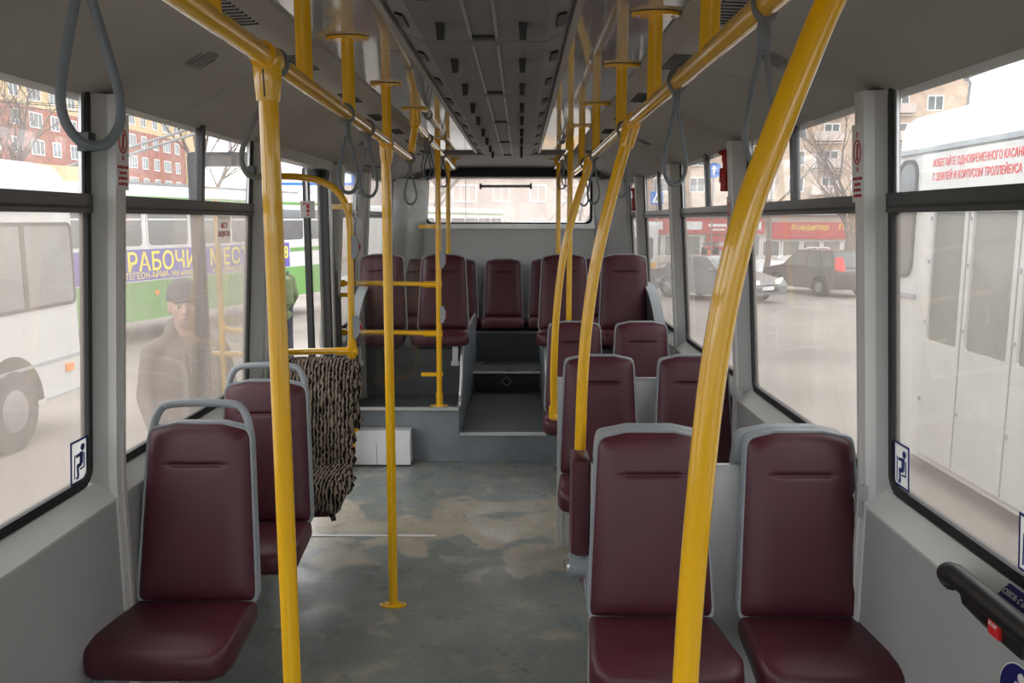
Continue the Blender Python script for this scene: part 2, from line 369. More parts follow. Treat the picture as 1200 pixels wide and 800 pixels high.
def window(s, y0, y1, n, dividers=(), latch=True, upper=True, glass='glass_lower'):
    # the window leans in with the wall above the sill
    fo = rrect(y0, y1, ZB-.005, ZT+.03, .05); fi = rrect(y0+.022, y1-.022, ZB+.022, ZT+.03, .035)
    m = MB(); L = lambda pts, off: [PW(s, y, z, off) for y, z in pts]
    m.loft([L(fo, -.012), L(fo, .012), L(fi, .012), L(fi, -.012), L(fo, -.012)], cap=False)
    w = struct(m.build('window_%d' % n, 'rubber'))
    def wb(name, mt, a, b, z0, z1, o0, o1, par=w):
        mm = MB(); mm.hex([PW(s, a, z0, o0), PW(s, b, z0, o0), PW(s, b, z0, o1), PW(s, a, z0, o1), PW(s, a, z1, o0), PW(s, b, z1, o0), PW(s, b, z1, o1), PW(s, a, z1, o1)])
        return mm.build(name, mt, par)
    wb('pane', glass, y0+.015, y1-.015, ZB+.01, ZM0+.01, -.004, .001)
    wb('pane', 'glass_upper', y0+.015, y1-.015, ZM1-.01, ZT+.03, -.004, .001)
    b = wb('transom', 'bar_black', y0+.01, y1-.01, ZM0, ZM1, -.012, .022)
    wb('transom_groove', 'rubber', y0+.02, y1-.02, ZM0+.012, ZM0+.02, .020, .0245, b)
    for d in dividers: wb('sash_bar', 'bar_black', d-.017, d+.017, ZM1, ZT+.03, -.01, .016)
    for e in ((y0+.03) if s > 0 else (y1-.03),):
        wb('sash_latch', 'black_plastic', e-.02, e+.02, 1.785, 1.835, .0, .03)
    wb('sash_edge', 'steel', y0+.022, y0+.04, ZM1, ZT+.03, -.002, .006); wb('sash_edge', 'steel', y1-.04, y1-.022, ZM1, ZT+.03, -.002, .006)
    return w
wn = 1
for a, b in WL+WLrear:
    dv = {1.0: (1.65,), 2.45: (3.14,), 5.5: (), 6.45: ()}.get(a, ((a+b)/2,))
    window(-1, a, b, wn, dv, glass='glass_lower' if a > .9 else 'glass_upper'); wn += 1
for a, b in WR:
    dv = {.98: (1.35,), 2.40: (3.08,), 3.88: (4.50,), 5.40: (6.05,), 6.95: ()}.get(a, ((a+b)/2,))
    window(1, a, b, wn, dv, glass='glass_lower' if a > .9 else 'glass_upper'); wn += 1

# ceiling: cove panels with open seams, duct moulding, glossy side sheets, hanging centre panels
cl = struct(MB().box(-1.12, 1.12, FY0, RY+.05, 2.16, 2.20).build('ceiling', 'cove'))
PROF = [(1.14, 1.93), (1.088, 1.935), (1.06, 1.955), (1.03, 1.972), (.985, 1.995), (.93, 2.026), (.87, 2.058), (.80, 2.085), (.74, 2.10), (.70, 2.108), (.65, 2.112)]
OUT = [(.65, 2.15), (1.14, 2.15)]
DUCT = [(.658, 2.15), (.658, 2.105), (.645, 2.086), (.61, 2.075), (.55, 2.077), (.515, 2.094), (.502, 2.122), (.502, 2.15)]
segs = [(FY0, .30), (.304, 2.90), (2.904, 5.50), (5.504, RY+.03)]
for s in (-1, 1):
    for a, b in segs:
        m = MB(); m.loft([[(s*x, a, z) for x, z in PROF+OUT], [(s*x, b, z) for x, z in PROF+OUT]]); p = m.build('cove_panel', 'cove', cl, ang=30)
        m = MB(); m.loft([[(s*x, a, z) for x, z in DUCT], [(s*x, b, z) for x, z in DUCT]]); d = m.build('air_duct', 'cove', cl, ang=50)
        # slots in the duct and round speaker grilles in the cove
        q = a+.35
        while q < b-.3 and q < 6:
            m = MB()
            for k in range(9):
                y = q+k*.028; m.hex([(s*.60, y, 2.0725), (s*.545, y, 2.0755), (s*.545, y+.010, 2.0755), (s*.60, y+.010, 2.0725), (s*.60, y, 2.079), (s*.545, y, 2.083), (s*.545, y+.010, 2.083), (s*.60, y+.010, 2.079)])
            tag(m.build('duct_slots', 'black_plastic', d), kind='stuff'); q += .62
        if b < 7:
            yc = b-.36; m = MB()
            for k in range(6):
                tt = (k-2.5)/3; hw_ = .055*math.sqrt(1-tt*tt); xa, xb = .85-hw_, .85+hw_; zz = lambda x: 2.085-(x-.80)*.386-.0025; y = yc+tt*.062
                m.hex([(s*xa, y-.012, zz(xa)), (s*xb, y+.012, zz(xb)), (s*xb, y+.019, zz(xb)), (s*xa, y-.005, zz(xa)), (s*xa, y-.012, zz(xa)+.006), (s*xb, y+.012, zz(xb)+.006), (s*xb, y+.019, zz(xb)+.006), (s*xa, y-.005, zz(xa)+.006)])
            tag(m.build('speaker_grille', 'strip_grey', p), kind='stuff')
    for a, b in ((FY0, -.3), (-.296, 3.70), (3.706, 5.36), (5.366, 6.56)):
        m = MB(); x0, x1 = sorted((s*.505, s*.225)); m.box(x0, x1, a, b, 2.12, 2.15); m.build('ceiling_sheet', 'ceiling_gloss', cl)
# rear dome
m = MB(); pr = [(6.56, 2.16), (6.56, 2.10), (6.75, 2.112), (7.2, 2.118), (7.7, 2.12), (8.05, 2.112), (RY+.02, 2.10), (RY+.02, 2.16)]
m.loft([[(-.70, y, z) for y, z in pr], [(.70, y, z) for y, z in pr]]); m.build('rear_dome', 'dome_grey', cl, ang=50)
jy = [-2.2, -1.2, -.2, .75, 1.60, 2.41, 3.40, 4.36, 5.44, 6.50]
for i in range(len(jy)-1):
    a, b = jy[i]+.004, jy[i+1]-.004
    m = MB(); pts = [(-.236, 2.122), (-.168, 2.092), (.168, 2.092), (.236, 2.122)]
    if i == len(jy)-2: b2 = b-.06
    else: b2 = b
    loops = [[(x, a, z) for x, z in pts], [(x, b2, z) for x, z in pts]]
    if b2 < b: loops.append([(x*.93, b, z+(.012 if z < 2.1 else 0)) for x, z in pts])
    m.loft(loops); p = m.build('centre_panel', 'strip_grey', cl, ang=20)
    m = MB()
    for x in (-.035, .035): m.box(x-.004, x+.004, a+.03, b-.06, 2.0875, 2.093)
    m.build('panel_rib', 'strip_trim', p)
    MB().box(-.031, .031, b-.085, b-.045, 2.085, 2.093).build('panel_catch', 'black_plastic', p)
    for yy in (a+(b-a)*.27, a+(b-a)*.75):
        for x in (-.105, .105):
            m = MB(); m.hex([(x-.008, yy-.012, 2.052), (x+.008, yy-.012, 2.052), (x+.008, yy+.03, 2.062), (x-.008, yy+.03, 2.062), (x-.011, yy-.03, 2.094), (x+.011, yy-.03, 2.094), (x+.011, yy+.035, 2.094), (x-.011, yy+.035, 2.094)]); m.build('panel_knob', 'black_plastic', p)
        for x in (-1, 1):
            m = MB(); q = [(.222, 2.1105), (.212, 2.0995), (.206, 2.0935), (.216, 2.1045)]
            c = [(x*.213, 2.1118), (x*.191, 2.1022)]
            n_ = Vector((x*.404, 0, -.915)).normalized()
            A = [Vector((c[0][0], yy-.055, c[0][1])), Vector((c[1][0], yy-.07, c[1][1])), Vector((c[1][0], yy+.055, c[1][1])), Vector((c[0][0], yy+.07, c[0][1]))]
            m.loft([[v-n_*.004 for v in A], [v+n_*.006 for v in A]]); m.build('edge_slot', 'black_plastic', p)
for s in (-1, 1):
    m = MB(); x0, x1 = sorted((s*.232, s*.25)); m.box(x0, x1, FY0, 6.5, 2.108, 2.125); m.build('edge_trim', 'strip_trim', cl)

# rear wall with its window
rw = struct(MB().box(-1.13, 1.13, RY, RY+.05, .3, 1.535).build('wall_rear', 'wall_light'))  # paler grey stands in for daylight that falls short at the rear
MB().box(-1.13, -.86, RY, RY+.05, 1.545, 2.1).build('upper_panel', 'wall_grey', rw); MB().box(.86, 1.13, RY, RY+.05, 1.545, 2.1).build('upper_panel', 'wall_grey', rw)
MB().box(-.86, .86, RY-.005, RY+.05, 2.0, 2.125).build('roller_blind', 'blind', rw)
MB().box(-1.13, 1.13, RY+.03, RY+.06, 1.53, 1.55).build('joint', 'rubber', rw)
fr = (Vector((0, RY, 1.765)), Vector((1, 0, 0)), Vector((0, 0, 1)), Vector((0, -1, 0)))
m = MB(); m.ring(fr, rrect(-.90, .90, -.245, .25, .07), rrect(-.84, .80, -.20, .235, .05), -.03, .022); wrr = struct(m.build('window_%d' % wn, 'alu')); wn += 1
m = MB(); m.ring(fr, rrect(-.845, .805, -.205, .24, .055), rrect(-.815, .775, -.185, .235, .06), -.02, .012); m.build('gasket', 'rubber', wrr)
m = MB(); m.rect(fr, -.83, .79, -.2, .24, -.015, .005); m.build('pane', 'glass_rear', wrr)
m = MB(); m.box(-.29, .20, RY-.01, RY+.02, 1.915, 1.94); m.box(-.30, -.28, RY-.01, RY+.02, 1.90, 1.955); m.box(.19, .21, RY-.01, RY+.02, 1.90, 1.955); m.build('high_brake_lamp', 'strip_trim', wrr)
m = MB(); m.tube([(-.435, RY-.005, 1.58), (-.435, RY-.005, 1.995)], .002, 6); m.build('heating_wire', 'black_plastic', wrr)
m = MB(); m.tube([(.37, RY-.005, 1.58), (.56, RY-.005, 1.80)], .0018, 6); m.build('heating_wire', 'black_plastic', wrr)
# front wall behind the camera: big windscreen
fw = struct(MB().box(-1.13, 1.13, FY0-.05, FY0, -.06, .75).build('wall_front', 'wall_grey'))
MB().box(-1.13, 1.13, FY0-.05, FY0, 2.0, 2.15).build('header', 'wall_grey', fw)
for x in (-1.13, -.03, 1.03): MB().box(x, x+.10, FY0-.05, FY0, .75, 2.0).build('screen_post', 'rubber', fw)
wf = struct(MB().box(-1.06, 1.06, FY0-.03, FY0-.025, .75, 2.0).build('window_%d' % wn, 'glass_clear')); wn += 1
# slanted rear corner columns
for s in (-1, 1):
    m = MB(); pr = [(7.66, .053), (RY, .30), (RY, .0), (7.66, .0)]
    m.loft([[PW(s, y, z, o) for y, o in pr] for z in (.36, .85, 1.98)]); m.build('corner_column', 'wall_grey', wl if s < 0 else wr)

# ------------------------------------------------------------------ yellow handrails and poles
PR = .0185
def stanchion(root, x, y, zr, zt=2.118, flange=True):
    p = MB().cyl((x, y, zr), (x, y, zt), PR, 16).build('stanchion', 'yellow', root)
    f = MB(); f.loft([[(x+.062*math.cos(a)*(1 if True else 1), y+.030*math.sin(a), z) for a in [2*math.pi*k/24 for k in range(24)]] for z in (zt-.008, zt)]); fo = f.build('flange', 'yellow', p)
    b = MB()
    for d in (-.044, .044): b.ell((x+d, y, zt-.009), .006, .006, .003, 8, 5)
    tag(b.build('flange_screws', 'steel', p), kind='stuff')
def joint(root, x, y, z, rail_dir=(0, 1, 0), down=(0, 0, -1), name='joint_clamp'):
    m = MB(); d = Vector(rail_dir).normalized(); dn = Vector(down).normalized(); c = Vector((x, y, z))
    m.tube([c-d*.028, c+d*.028], PR+.007, 18)
    m.tube([c, c+dn*.035, c+dn*.075, c+dn*.08], [PR+.009, PR+.008, PR+.004, PR+.003], 18)
    j = m.build(name, 'yellow', root)
    q = MB(); s = dn.cross(d).normalized(); q.hex([c+dn*.026-s*.001-d*.0281, c+dn*.026+s*.001-d*.0281, c+dn*.026+s*.001+d*.0281, c+dn*.026-s*.001+d*.0281, c+dn*.074-s*.001-d*.0236, c+dn*.074+s*.001-d*.0236, c+dn*.074+s*.001+d*.0236, c+dn*.074-s*.001+d*.0236])
    q.build('clamp_slit', 'black_plastic', j); return j
def lx(y): return -.362-.027*(y-1.2)     # the long rail on the door side drifts outwards towards the rear
t = thing('overhead_handrail', 'long yellow overhead rail above the door-side seats, hung on five ceiling stanchions', 'handrail', (lx(1.2), 1.2, 1.9))
MB().tube([(lx(-1.6), -1.6, 1.9), (lx(4.17), 4.17, 1.9)], PR, 18).build('rail_tube', 'yellow', t)
for y in (.2, 1.29, 1.91, 2.47, 3.30): stanchion(t, lx(y), y, 1.9)
m = MB(); m.tube(spline([(lx(4.17), 4.16, 1.9), (lx(4.17)+.012, 4.15, 1.97), (-.405, 4.06, 2.05), (-.40, 4.02, 2.118)], 6), PR, 16); m.build('curved_stanchion', 'yellow', t)
m = MB(); m.loft([[(-.40+.062*math.cos(a), 4.02+.03*math.sin(a), z) for a in [2*math.pi*k/24 for k in range(24)]] for z in (2.110, 2.118)]); m.build('flange', 'yellow', t)
t = thing('overhead_handrail', 'long yellow overhead rail above the paired seats, from which three bent poles come down', 'handrail', (.44, 1.2, 1.9))
MB().tube([(.445, -1.6, 1.9), (.44, 5.37, 1.9)], PR, 18).build('rail_tube', 'yellow', t)
for y in (.3, 1.57, 2.2, 2.91, 3.86, 4.75): stanchion(t, .441, y, 1.9)
for s, lab in ((-1, 'short yellow rail just under the ceiling above the raised door-side platform'), (1, 'short yellow rail just under the ceiling above the raised platform, paired-seat side')):
    x0, x1 = (-.405, -.47) if s < 0 else (.41, .40)
    t = thing('overhead_handrail', lab, 'handrail', (x0, 5.5, 2.05), 'short rails over the rear platform')
    y0 = 4.06 if s < 0 else 5.36
    MB().tube([(x0, y0, 2.055), (x1, 7.25, 2.05)], PR, 16).build('rail_tube', 'yellow', t)
    stanchion(t, x1, 7.2, 2.03); joint(t, x0, y0+.02, 2.055, (0, 1, 0), (0, 0, 1))
# floor-to-rail poles
def pole(label, pts, top=None, foot=None, topdir=None, group=None, base=None, pr=PR):
    p0 = pts[0]; t = thing('grab_pole', label, 'pole', base or pts[-1], group)
    MB().tube(pts, pr, 20).build('pole_tube', 'yellow', t)
    if top: joint(t, *top, (0, 1, 0), topdir or (0, 0, -1))
    if foot:
        x, y, z = foot; f = MB(); f.loft([[(x+.055*k*math.cos(a), y+.030*k*math.sin(a), zz) for a in [2*math.pi*j/24 for j in range(24)]] for zz, k in ((z, 1), (z+.006, 1), (z+.008, .9))]); fo = f.build('floor_flange', 'yellow', t)
        b = MB()
        for d in (-.04, .04): b.ell((x+d, y, z+.009), .006, .006, .003, 8, 5)
        tag(b.build('flange_screws', 'steel', t), kind='stuff')
    return t
pole('upright yellow pole close to the front seat, clamped under the door-side rail', [(lx(1.6), 1.6, 1.88), (lx(1.6), 1.6, 0)], (lx(1.6), 1.6, 1.9), (lx(1.6), 1.6, 0))
pole('slim upright yellow pole standing on the bare floor in mid aisle', [(-.423, 3.287, 1.88), (-.432, 3.287, 0)], (-.421, 3.287, 1.9), (-.432, 3.287, 0), pr=.019)
def bent(label, pts, y):
    sp = spline([(x, y, z) for x, z in pts], 8); d = Vector(sp[2])-Vector(sp[0]); return pole(label, sp, (pts[0][0], y, 1.9) if pts[0][1] < 2 else None, None, d)
bent('thick bent yellow pole that sweeps down across the view beside the front paired seats', [(.575, 2.118), (.54, 2.02), (.505, 1.91), (.477, 1.843), (.431, 1.717), (.390, 1.587), (.361, 1.417), (.345, 1.202), (.335, .95), (.33, .55), (.33, .15)], 1.1)
bent('bent yellow pole ending at the padded maroon armrest', [(.442, 1.9), (.432, 1.86), (.395, 1.726), (.341, 1.489), (.314, 1.30), (.300, 1.107), (.295, .90), (.295, .83)], 2.62)
t = bent('bent yellow pole with a yellow elbow fitting at its low end, beside the third row', [(.442, 1.9), (.425, 1.84), (.373, 1.675), (.312, 1.424), (.28, 1.125), (.27, .863), (.271, .68), (.271, .62)], 4.15)
m = MB(); m.tube([(.271, 4.15, .66), (.271, 4.15, .60), (.271, 4.15, .59)], [.026, .027, .018], 16); m.tube([(.271, 4.15, .61), (.34, 4.10, .61)], .022, 14); m.build('elbow_fitting', 'yellow', t)

# hanging straps
def make_strap():
    t = thing('hanging_strap', 'grey', 'strap', (0, 0, 0), 'grey hanging straps')
    m = MB(); m.tube([(.0235*math.cos(a), 0, .0235*math.sin(a)) for a in [2*math.pi*k/24 for k in range(24)]], .0085, 8, closed=True, flat=.5); m.build('rail_loop', 'strap_grey', t)
    m = MB(); m.tube([(0, 0, -.022), (0, 0, -.028), (0, 0, -.062), (0, 0, -.068)], [.008, .0115, .0115, .008], 10, flat=.9); m.build('sleeve', 'strap_grey', t)
    pts = [(0, 0, -.05), (.008, 0, -.075), (.022, 0, -.13), (.033, 0, -.18), (.031, 0, -.212), (.016, 0, -.234), (0, 0, -.239)]
    sp = spline(pts, 5); full = [tuple(p) for p in sp]+[(-p[0], p[1], p[2]) for p in list(sp)[-2::-1]]
    MB().tube(full, .0060, 8, flat=.7).build('hand_loop', 'strap_grey', t, ang=60)
    return t
strap = make_strap(); first = True
straps = [(-1, .90, 40, 'large grey hanging strap in the top corner, closest above the door-side front seat'),
          (-1, 1.66, 21, 'grey hanging strap half hidden behind the clamp of the upright front pole'),
          (-1, 2.42, 35, 'grey hanging strap on the door-side rail between front pole and mid-aisle pole, first of two'),
          (-1, 2.80, 25, 'grey hanging strap just before the top of the slim mid-aisle pole, second of two'),
          (-1, 4.13, 10, 'grey hanging strap at the very end of the long door-side rail'),
          (-2, 4.62, 40, 'grey hanging strap on the short door-side ceiling rail, one of a bunched pair'),
          (-2, 4.80, -10, 'grey hanging strap bunched behind another on the short door-side ceiling rail'),
          (-2, 5.9, 20, 'small far grey strap near the rear end of the short door-side rail'),
          (1, 1.22, 30, 'grey hanging strap partly hidden behind the thick sweeping yellow pole'),
          (1, 1.88, 25, 'grey hanging strap hanging in front of the window with the first red hammer'),
          (1, 2.86, 60, 'grey hanging strap just behind the second bent yellow pole'),
          (1, 3.95, 15, 'grey hanging strap beside the junction of the third bent pole'),
          (1, 4.55, 50, 'grey strap hung between the third bent pole and the rear platform'),
          (2, 5.8, 30, 'grey strap looped on the short ceiling rail in front of the rear window'),
          (2, 6.3, -20, 'rearmost grey strap on the short rail above the paired rear seats')]
for s, y, rz, lab in straps:
    o = strap if first else copy_tree(strap); first = False
    x, z = {-1: (lx(y), 1.9), -2: (-.405-.02*(y-4.06), 2.054), 1: (.4415, 1.9), 2: (.408, 2.054)}[s]
    o.location = (x, y, z); o.rotation_euler = (0, 0, R(rz if abs(rz) < 45 else rz*.6)); o['label'] = lab
    if rz == 21: o.rotation_euler.y = R(13)
    if rz == 40 and y < 1: o.scale = (.86, .9, .93)

# ------------------------------------------------------------------ seats
def hw(v):
    w = .187+(.160-.187)*v
    if v > .93: k = (v-.93)/.07; w -= .020*(1-math.sqrt(max(0, 1-k*k)))
    if v < .05: w -= .010*(1-math.sqrt(1-((.05-v)/.05)**2))
    return w
def bz(u, v): return .42+.53*v+(.016*min(1, (1-abs(u))/.5)*max(0, v-.86)/.14)
def backrest_mesh(crease=True):
    vv = sorted(set([round(x, 4) for x in [0, .01, .025, .05, .1, .16, .22, .3, .4, .5, .6, .68, .74, .77, .785, .792, .798, .804, .81, .817, .83, .86, .89, .92, .94, .96, .975, .99, 1]])); uu = [-1, -.985, -.95, -.9, -.8, -.65, -.52, -.46, -.40, -.2, 0, .2, .4, .46, .52, .65, .8, .9, .95, .985, 1]
    m = MB(); V = []
    for v in vv:
        for u in uu:
            z = bz(u, v); d = .030*(1-abs(u)**9)*(1-abs(2*v-1)**22)+.006*(1-u*u)*(1-(2*v-1)**2)
            if crease: d -= .009*math.exp(-((v-.801)/.010)**2)*max(0, min(1, (.54-abs(u))/.08))
            V.append((u*hw(v), .18*(z-.42)-d, z))
    n = len(uu); F = [(i*n+j, i*n+j+1, (i+1)*n+j+1, (i+1)*n+j) for i in range(len(vv)-1) for j in range(n-1)]
    m.add(V, F); return m
def outline(g, v0=-.0, v1=1.0):
    vs_ = [0, .02, .05, .2, .5, .8, .86, .93, .955, .975, .99, 1]; R_ = [(hw(v)+g, bz(1, v)+(g if v > .97 else 0)-(g if v < .01 else 0)) for v in vs_]
    top = [(u*hw(1), bz(u, 1)+g) for u in (.75, .5, .25, 0, -.25, -.5, -.75)]
    return R_+top+[(-x, z) for x, z in R_[::-1]]
def shell_mesh():
    m = MB(); L = lambda g, y: [(x, .18*(z-.42)+y, z) for x, z in outline(g)]
    m.loft([L(.0005, -.004), L(.004, -.006), L(.006, .0), L(.006, .020), L(.003, .038), L(-.010, .046), L(-.06, .044)]); return m
def cushion_mesh(g=0, z0=.345, z1=.425, y1=.0):
    m = MB(); pl = [(-.187, y1), (-.20, -.18), (-.208, -.27), (-.196, -.325), (-.165, -.347), (0, -.352), (.165, -.347), (.196, -.325), (.208, -.27), (.20, -.18), (.187, y1)]
    c = (0, -.17); sc = lambda k: [(c[0]+(x-c[0])*k, c[1]+(y-c[1])*k) for x, y in pl]
    def zt(y): return .018*max(0, min(1, -y/.25))-.022*max(0, (-y-.27)/.08)**2
    loops = []
    for k, z in ((.90, z0), (.965, z0+.006), (.995, z0+.020), (1, z0+.034), (1, z1-.026), (.985, z1-.011), (.95, z1-.003), (.88, z1), (.6, z1+.003), (.3, z1+.004)):
        loops.append([(x*(1+g), y, z+(zt(y) if z > (z0+z1)/2 else 0)) for x, y in sc(k)])
    return m.loft(loops)
BACK = SHELL = CUSH = None
def make_seat(label, pos, faces_back=False, handle=False, legs=None, group=None, under='pan', armrest=None, wall_side=0):
    global BACK, SHELL, CUSH
    if BACK is None:
        BACK = backrest_mesh().mesh('backrest', 'maroon', ang=70); SHELL = shell_mesh().mesh('shell', 'shell_grey', ang=35); CUSH = cushion_mesh().mesh('seat_cushion', 'maroon', ang=60)
    t = thing('passenger_chair', label, 'seat', pos, group); t.rotation_euler = (0, 0, math.pi if faces_back else 0); OFF[t.name] = Vector()
    for nm, me in (('backrest', BACK), ('shell', SHELL), ('seat_cushion', CUSH)):
        o = bpy.data.objects.new(nm, me); COL.objects.link(o); o.parent = t; OFF[o.name] = Vector()
    m = MB(); m.loft([[(x, y, .338) for x, y in rrect(-.15, .15, -.30, .03, .03, 3)], [(x, y, .350) for x, y in rrect(-.165, .165, -.32, .04, .03, 3)]]); m.build('seat_pan', 'shell_grey', t)
    if handle:
        f = lambda x, z: (x, .18*(z-.42)+.012, z)
        m = MB(); m.tube(spline([f(-.155, .925), f(-.150, .965), f(-.132, 1.005), f(-.10, 1.022), f(0, 1.027), f(.10, 1.022), f(.132, 1.005), f(.150, .965), f(.155, .925)], 5), [.013]*41, 10, flat=1.15); h = m.build('grab_handle', 'shell_grey', t)
        b = MB()
        for x in (-.112, .112): b.ell(f(x, 1.019)[:1]+(f(x, 1.019)[1]-.013,)+(1.019,), .004, .003, .004, 8, 5)
        tag(b.build('handle_screws', 'steel', h), kind='stuff')
    if legs == 'wall':      # bracket that carries the seat from the side wall
        s = wall_side; xw = s*(1.098-abs(pos[0]))
        m = MB(); m.tube([(xw, -.06, .30), (xw-s*.10, -.06, .315), (s*.02, -.06, .325)], .022, 8); m.tube([(xw, -.24, .30), (xw-s*.10, -.24, .315), (s*.02, -.24, .325)], .018, 8)
        m.hex([(xw-s*.004, -.30, .24), (xw-s*.004, .0, .24), (xw-s*.012, .0, .24), (xw-s*.012, -.30, .24), (xw-s*.004, -.30, .345), (xw-s*.004, .0, .345), (xw-s*.012, .0, .345), (xw-s*.012, -.30, .345)]); m.build('wall_bracket', 'shell_grey', t)
    elif legs:
        h = legs
        m = MB(); m.box(-.022, .022, -.235, -.19, .338-h, .34); m.box(-.05, .05, -.27, -.05, .338-h, .350-h); m.box(-.16, .16, -.23, -.20, .315, .34); m.build('pedestal', 'dark_grey', t)
    return t
make_seat('foremost maroon seat by the door-side wall, grab handle on its top', (-.912, 2.45, 0), handle=True, legs='wall', wall_side=-1)
make_seat('maroon seat with grab handle standing behind the foremost door-side seat', (-.912, 3.14, 0), handle=True, legs='wall', wall_side=-1)
k = make_seat('conductor seat beside the door, nearly hidden under a striped fur cover', (-.87, 3.80, 0), legs='wall', wall_side=-1); k.scale = (.84, 1, .92)
make_seat('large front maroon seat on the aisle side, behind the thick sweeping pole', (.494, 2.36, 0), legs=.338)
make_seat('large front maroon seat by the wall, below the black wall handrail', (.945, 2.36, 0), legs=.338)
make_seat('rear-facing seat back to back with the front aisle seat, only its grey back edge showing', (.50, 2.64, 0), faces_back=True, legs=.338)
make_seat('rear-facing seat back to back with the front wall seat, only its grey back edge showing', (.935, 2.64, 0), faces_back=True, legs=.338)
make_seat('second-row maroon aisle seat, the bent pole with armrest in front of it', (.472, 3.78, 0), legs=.338)
make_seat('second-row maroon wall seat, partly behind the thick sweeping pole', (.915, 3.78, 0), legs=.338)
make_seat('third-row maroon aisle seat at the foot of the rear platform', (.440, 5.10, 0), legs=.338)
make_seat('third-row maroon wall seat at the foot of the rear platform', (.860, 5.10, 0), legs=.338)
make_seat('raised maroon aisle seat on the platform behind the third row', (.420, 6.07, .383), legs=.012)
make_seat('raised maroon wall seat beside the curved wheel cover', (.865, 6.07, .383), legs=.012)
a = make_seat('raised maroon wall seat seen through the clear screen', (-.925, 6.07, .383), legs=.012)
b = make_seat('raised maroon aisle seat next to the yellow screen post', (-.47, 6.07, .383), legs=.012)
for o, xs in ((a, (-.12,)), (b, (.11,))):
    for x in xs: MB().box(x-.02, x+.02, -.29, -.27, .22, .34).box(x-.03, x+.03, -.292, -.27, .20, .23).build('seat_bracket', 'white_box', o)
for x, lab in ((-.92, 'rear-row maroon seat in the door-side corner, hidden behind the raised pair'), (-.49, 'rear-row maroon seat showing only as a sliver beside the raised door-side pair'), (-.063, 'middle maroon seat of the rear row, facing straight down the aisle'), (.365, 'rear-row maroon seat showing only its edge behind the raised aisle seat'), (.80, 'rear-row maroon seat in the corner behind the raised wall seat')):
    make_seat(lab, (x, 7.85, .270), legs=.004)

# folded maroon armrest with pole socket between the back-to-back seats
t = thing('folding_armrest', 'narrow padded maroon armrest folded upright at the aisle, on a grey pivot', 'armrest', (.29, 2.55, .5))
m = MB(); m.loft([[(x, y, z) for x, y in rrect(.262-g, .318+g, 2.50-g, 2.64+g, .012, 3)] for z, g in ((.548, -.01), (.556, 0), (.856, 0), (.866, -.01))]); m.build('arm_pad', 'maroon', t)
m = MB(); m.tube([(.258, 2.55, .50), (.335, 2.55, .50)], .040, 18); m.hex([(.31, 2.50, .40), (.335, 2.50, .40), (.335, 2.60, .40), (.31, 2.60, .40), (.31, 2.50, .55), (.335, 2.50, .55), (.335, 2.60, .55), (.31, 2.60, .55)]); m.build('pivot', 'shell_grey', t)
MB().cyl((.250, 2.55, .50), (.262, 2.55, .50), .028, 16).build('pivot_cap', 'alu', t)
# low dividing panels between the rows
for y, x0, lab in ((2.50, .34, 'low grey dividing panel with metal top edge behind the front pair of seats'), (3.93, .30, 'low grey dividing panel with metal top edge behind the second-row seats')):
    t = thing('dividing_panel', lab, 'panel', ((x0+1.09)/2, y, 0))
    MB().box(x0, 1.09, y-.008, y+.008, 0, .84).build('panel_board', 'wall_light', t); MB().box(x0, 1.092, y-.012, y+.012, .838, .852).build('edge_profile', 'alu', t)
    MB().box(x0-.02, x0+.01, y-.015, y+.015, 0, .852).build('end_post', 'wall_light', t)

# fur cover draped over the conductor seat
t = thing('seat_cover', 'shaggy black and tan striped fur cover draped over the conductor seat', 'seat cover', (-.85, 3.80, .42))
m = MB(); V = []; rs = random.Random(3)
prof = []   # (y, z, halfwidth) from back over the top down the front and over the cushion
for k in range(9): z = .62+.305*k/8; prof.append((.18*(z-.42)+.062, z, .175))
for k in range(1, 6): a = math.pi*k/6; prof.append((.18*.50+.005+.055*math.cos(a), .915+.020*math.sin(a), .172))
for k in range(34): v = k/33; z = .905-.460*v; prof.append((.18*(z-.42)-.058-.008*math.sin(v*3), z, .178-.035*math.sin(v*1.9)+.008*v))
for k in range(1, 22): v = k/21; prof.append((-.055-.30*v, .456+.012*math.sin(v*3), .158+.022*math.sin(v*2.5)))
for k in range(1, 8): v = k/7; prof.append((-.362-.012*math.sin(v*3), .456-.075*v, .172-.02*v))
nx = 44
for i, (y, z, w) in enumerate(prof):
    ww = w+.010*math.sin(i*1.7)+rs.uniform(-.006, .006)
    for j in range(nx+1):
        u = 2*j/nx-1; x = u*ww+.006*math.sin(i*.9+j)
        rip = .006*math.sin(u*34+math.sin(i*.45)*1.3)+.004*math.sin(i*1.1+j*.7)+rs.uniform(-.004, .004)
        edge = max(0, abs(u)-.88)/.12
        if i < 9: V.append((x, y+rip*.6-edge*.05, z))
        elif i < 48: V.append((x, y-rip+edge*.07*(1 if i > 13 else .3), z-(edge*.03 if i < 16 else 0)-.10*max(0, u-.55)*(1 if i < 18 else 0)))
        else: V.append((x, y+(rip if i > 69 else 0), z+rip*.8-edge*.06-(rs.uniform(0, .03) if i == len(prof)-1 else 0)))
F = [(i*(nx+1)+j, i*(nx+1)+j+1, (i+1)*(nx+1)+j+1, (i+1)*(nx+1)+j) for i in range(len(prof)-1) for j in range(nx)]
V = [(x-.855, y+3.80, z) for x, y, z in V]
m.add(V, F); o = m.build('fur_sheet', 'fur', t, ang=180)
md = o.modifiers.new('thick', 'SOLIDIFY'); md.thickness = .02; md.offset = 1

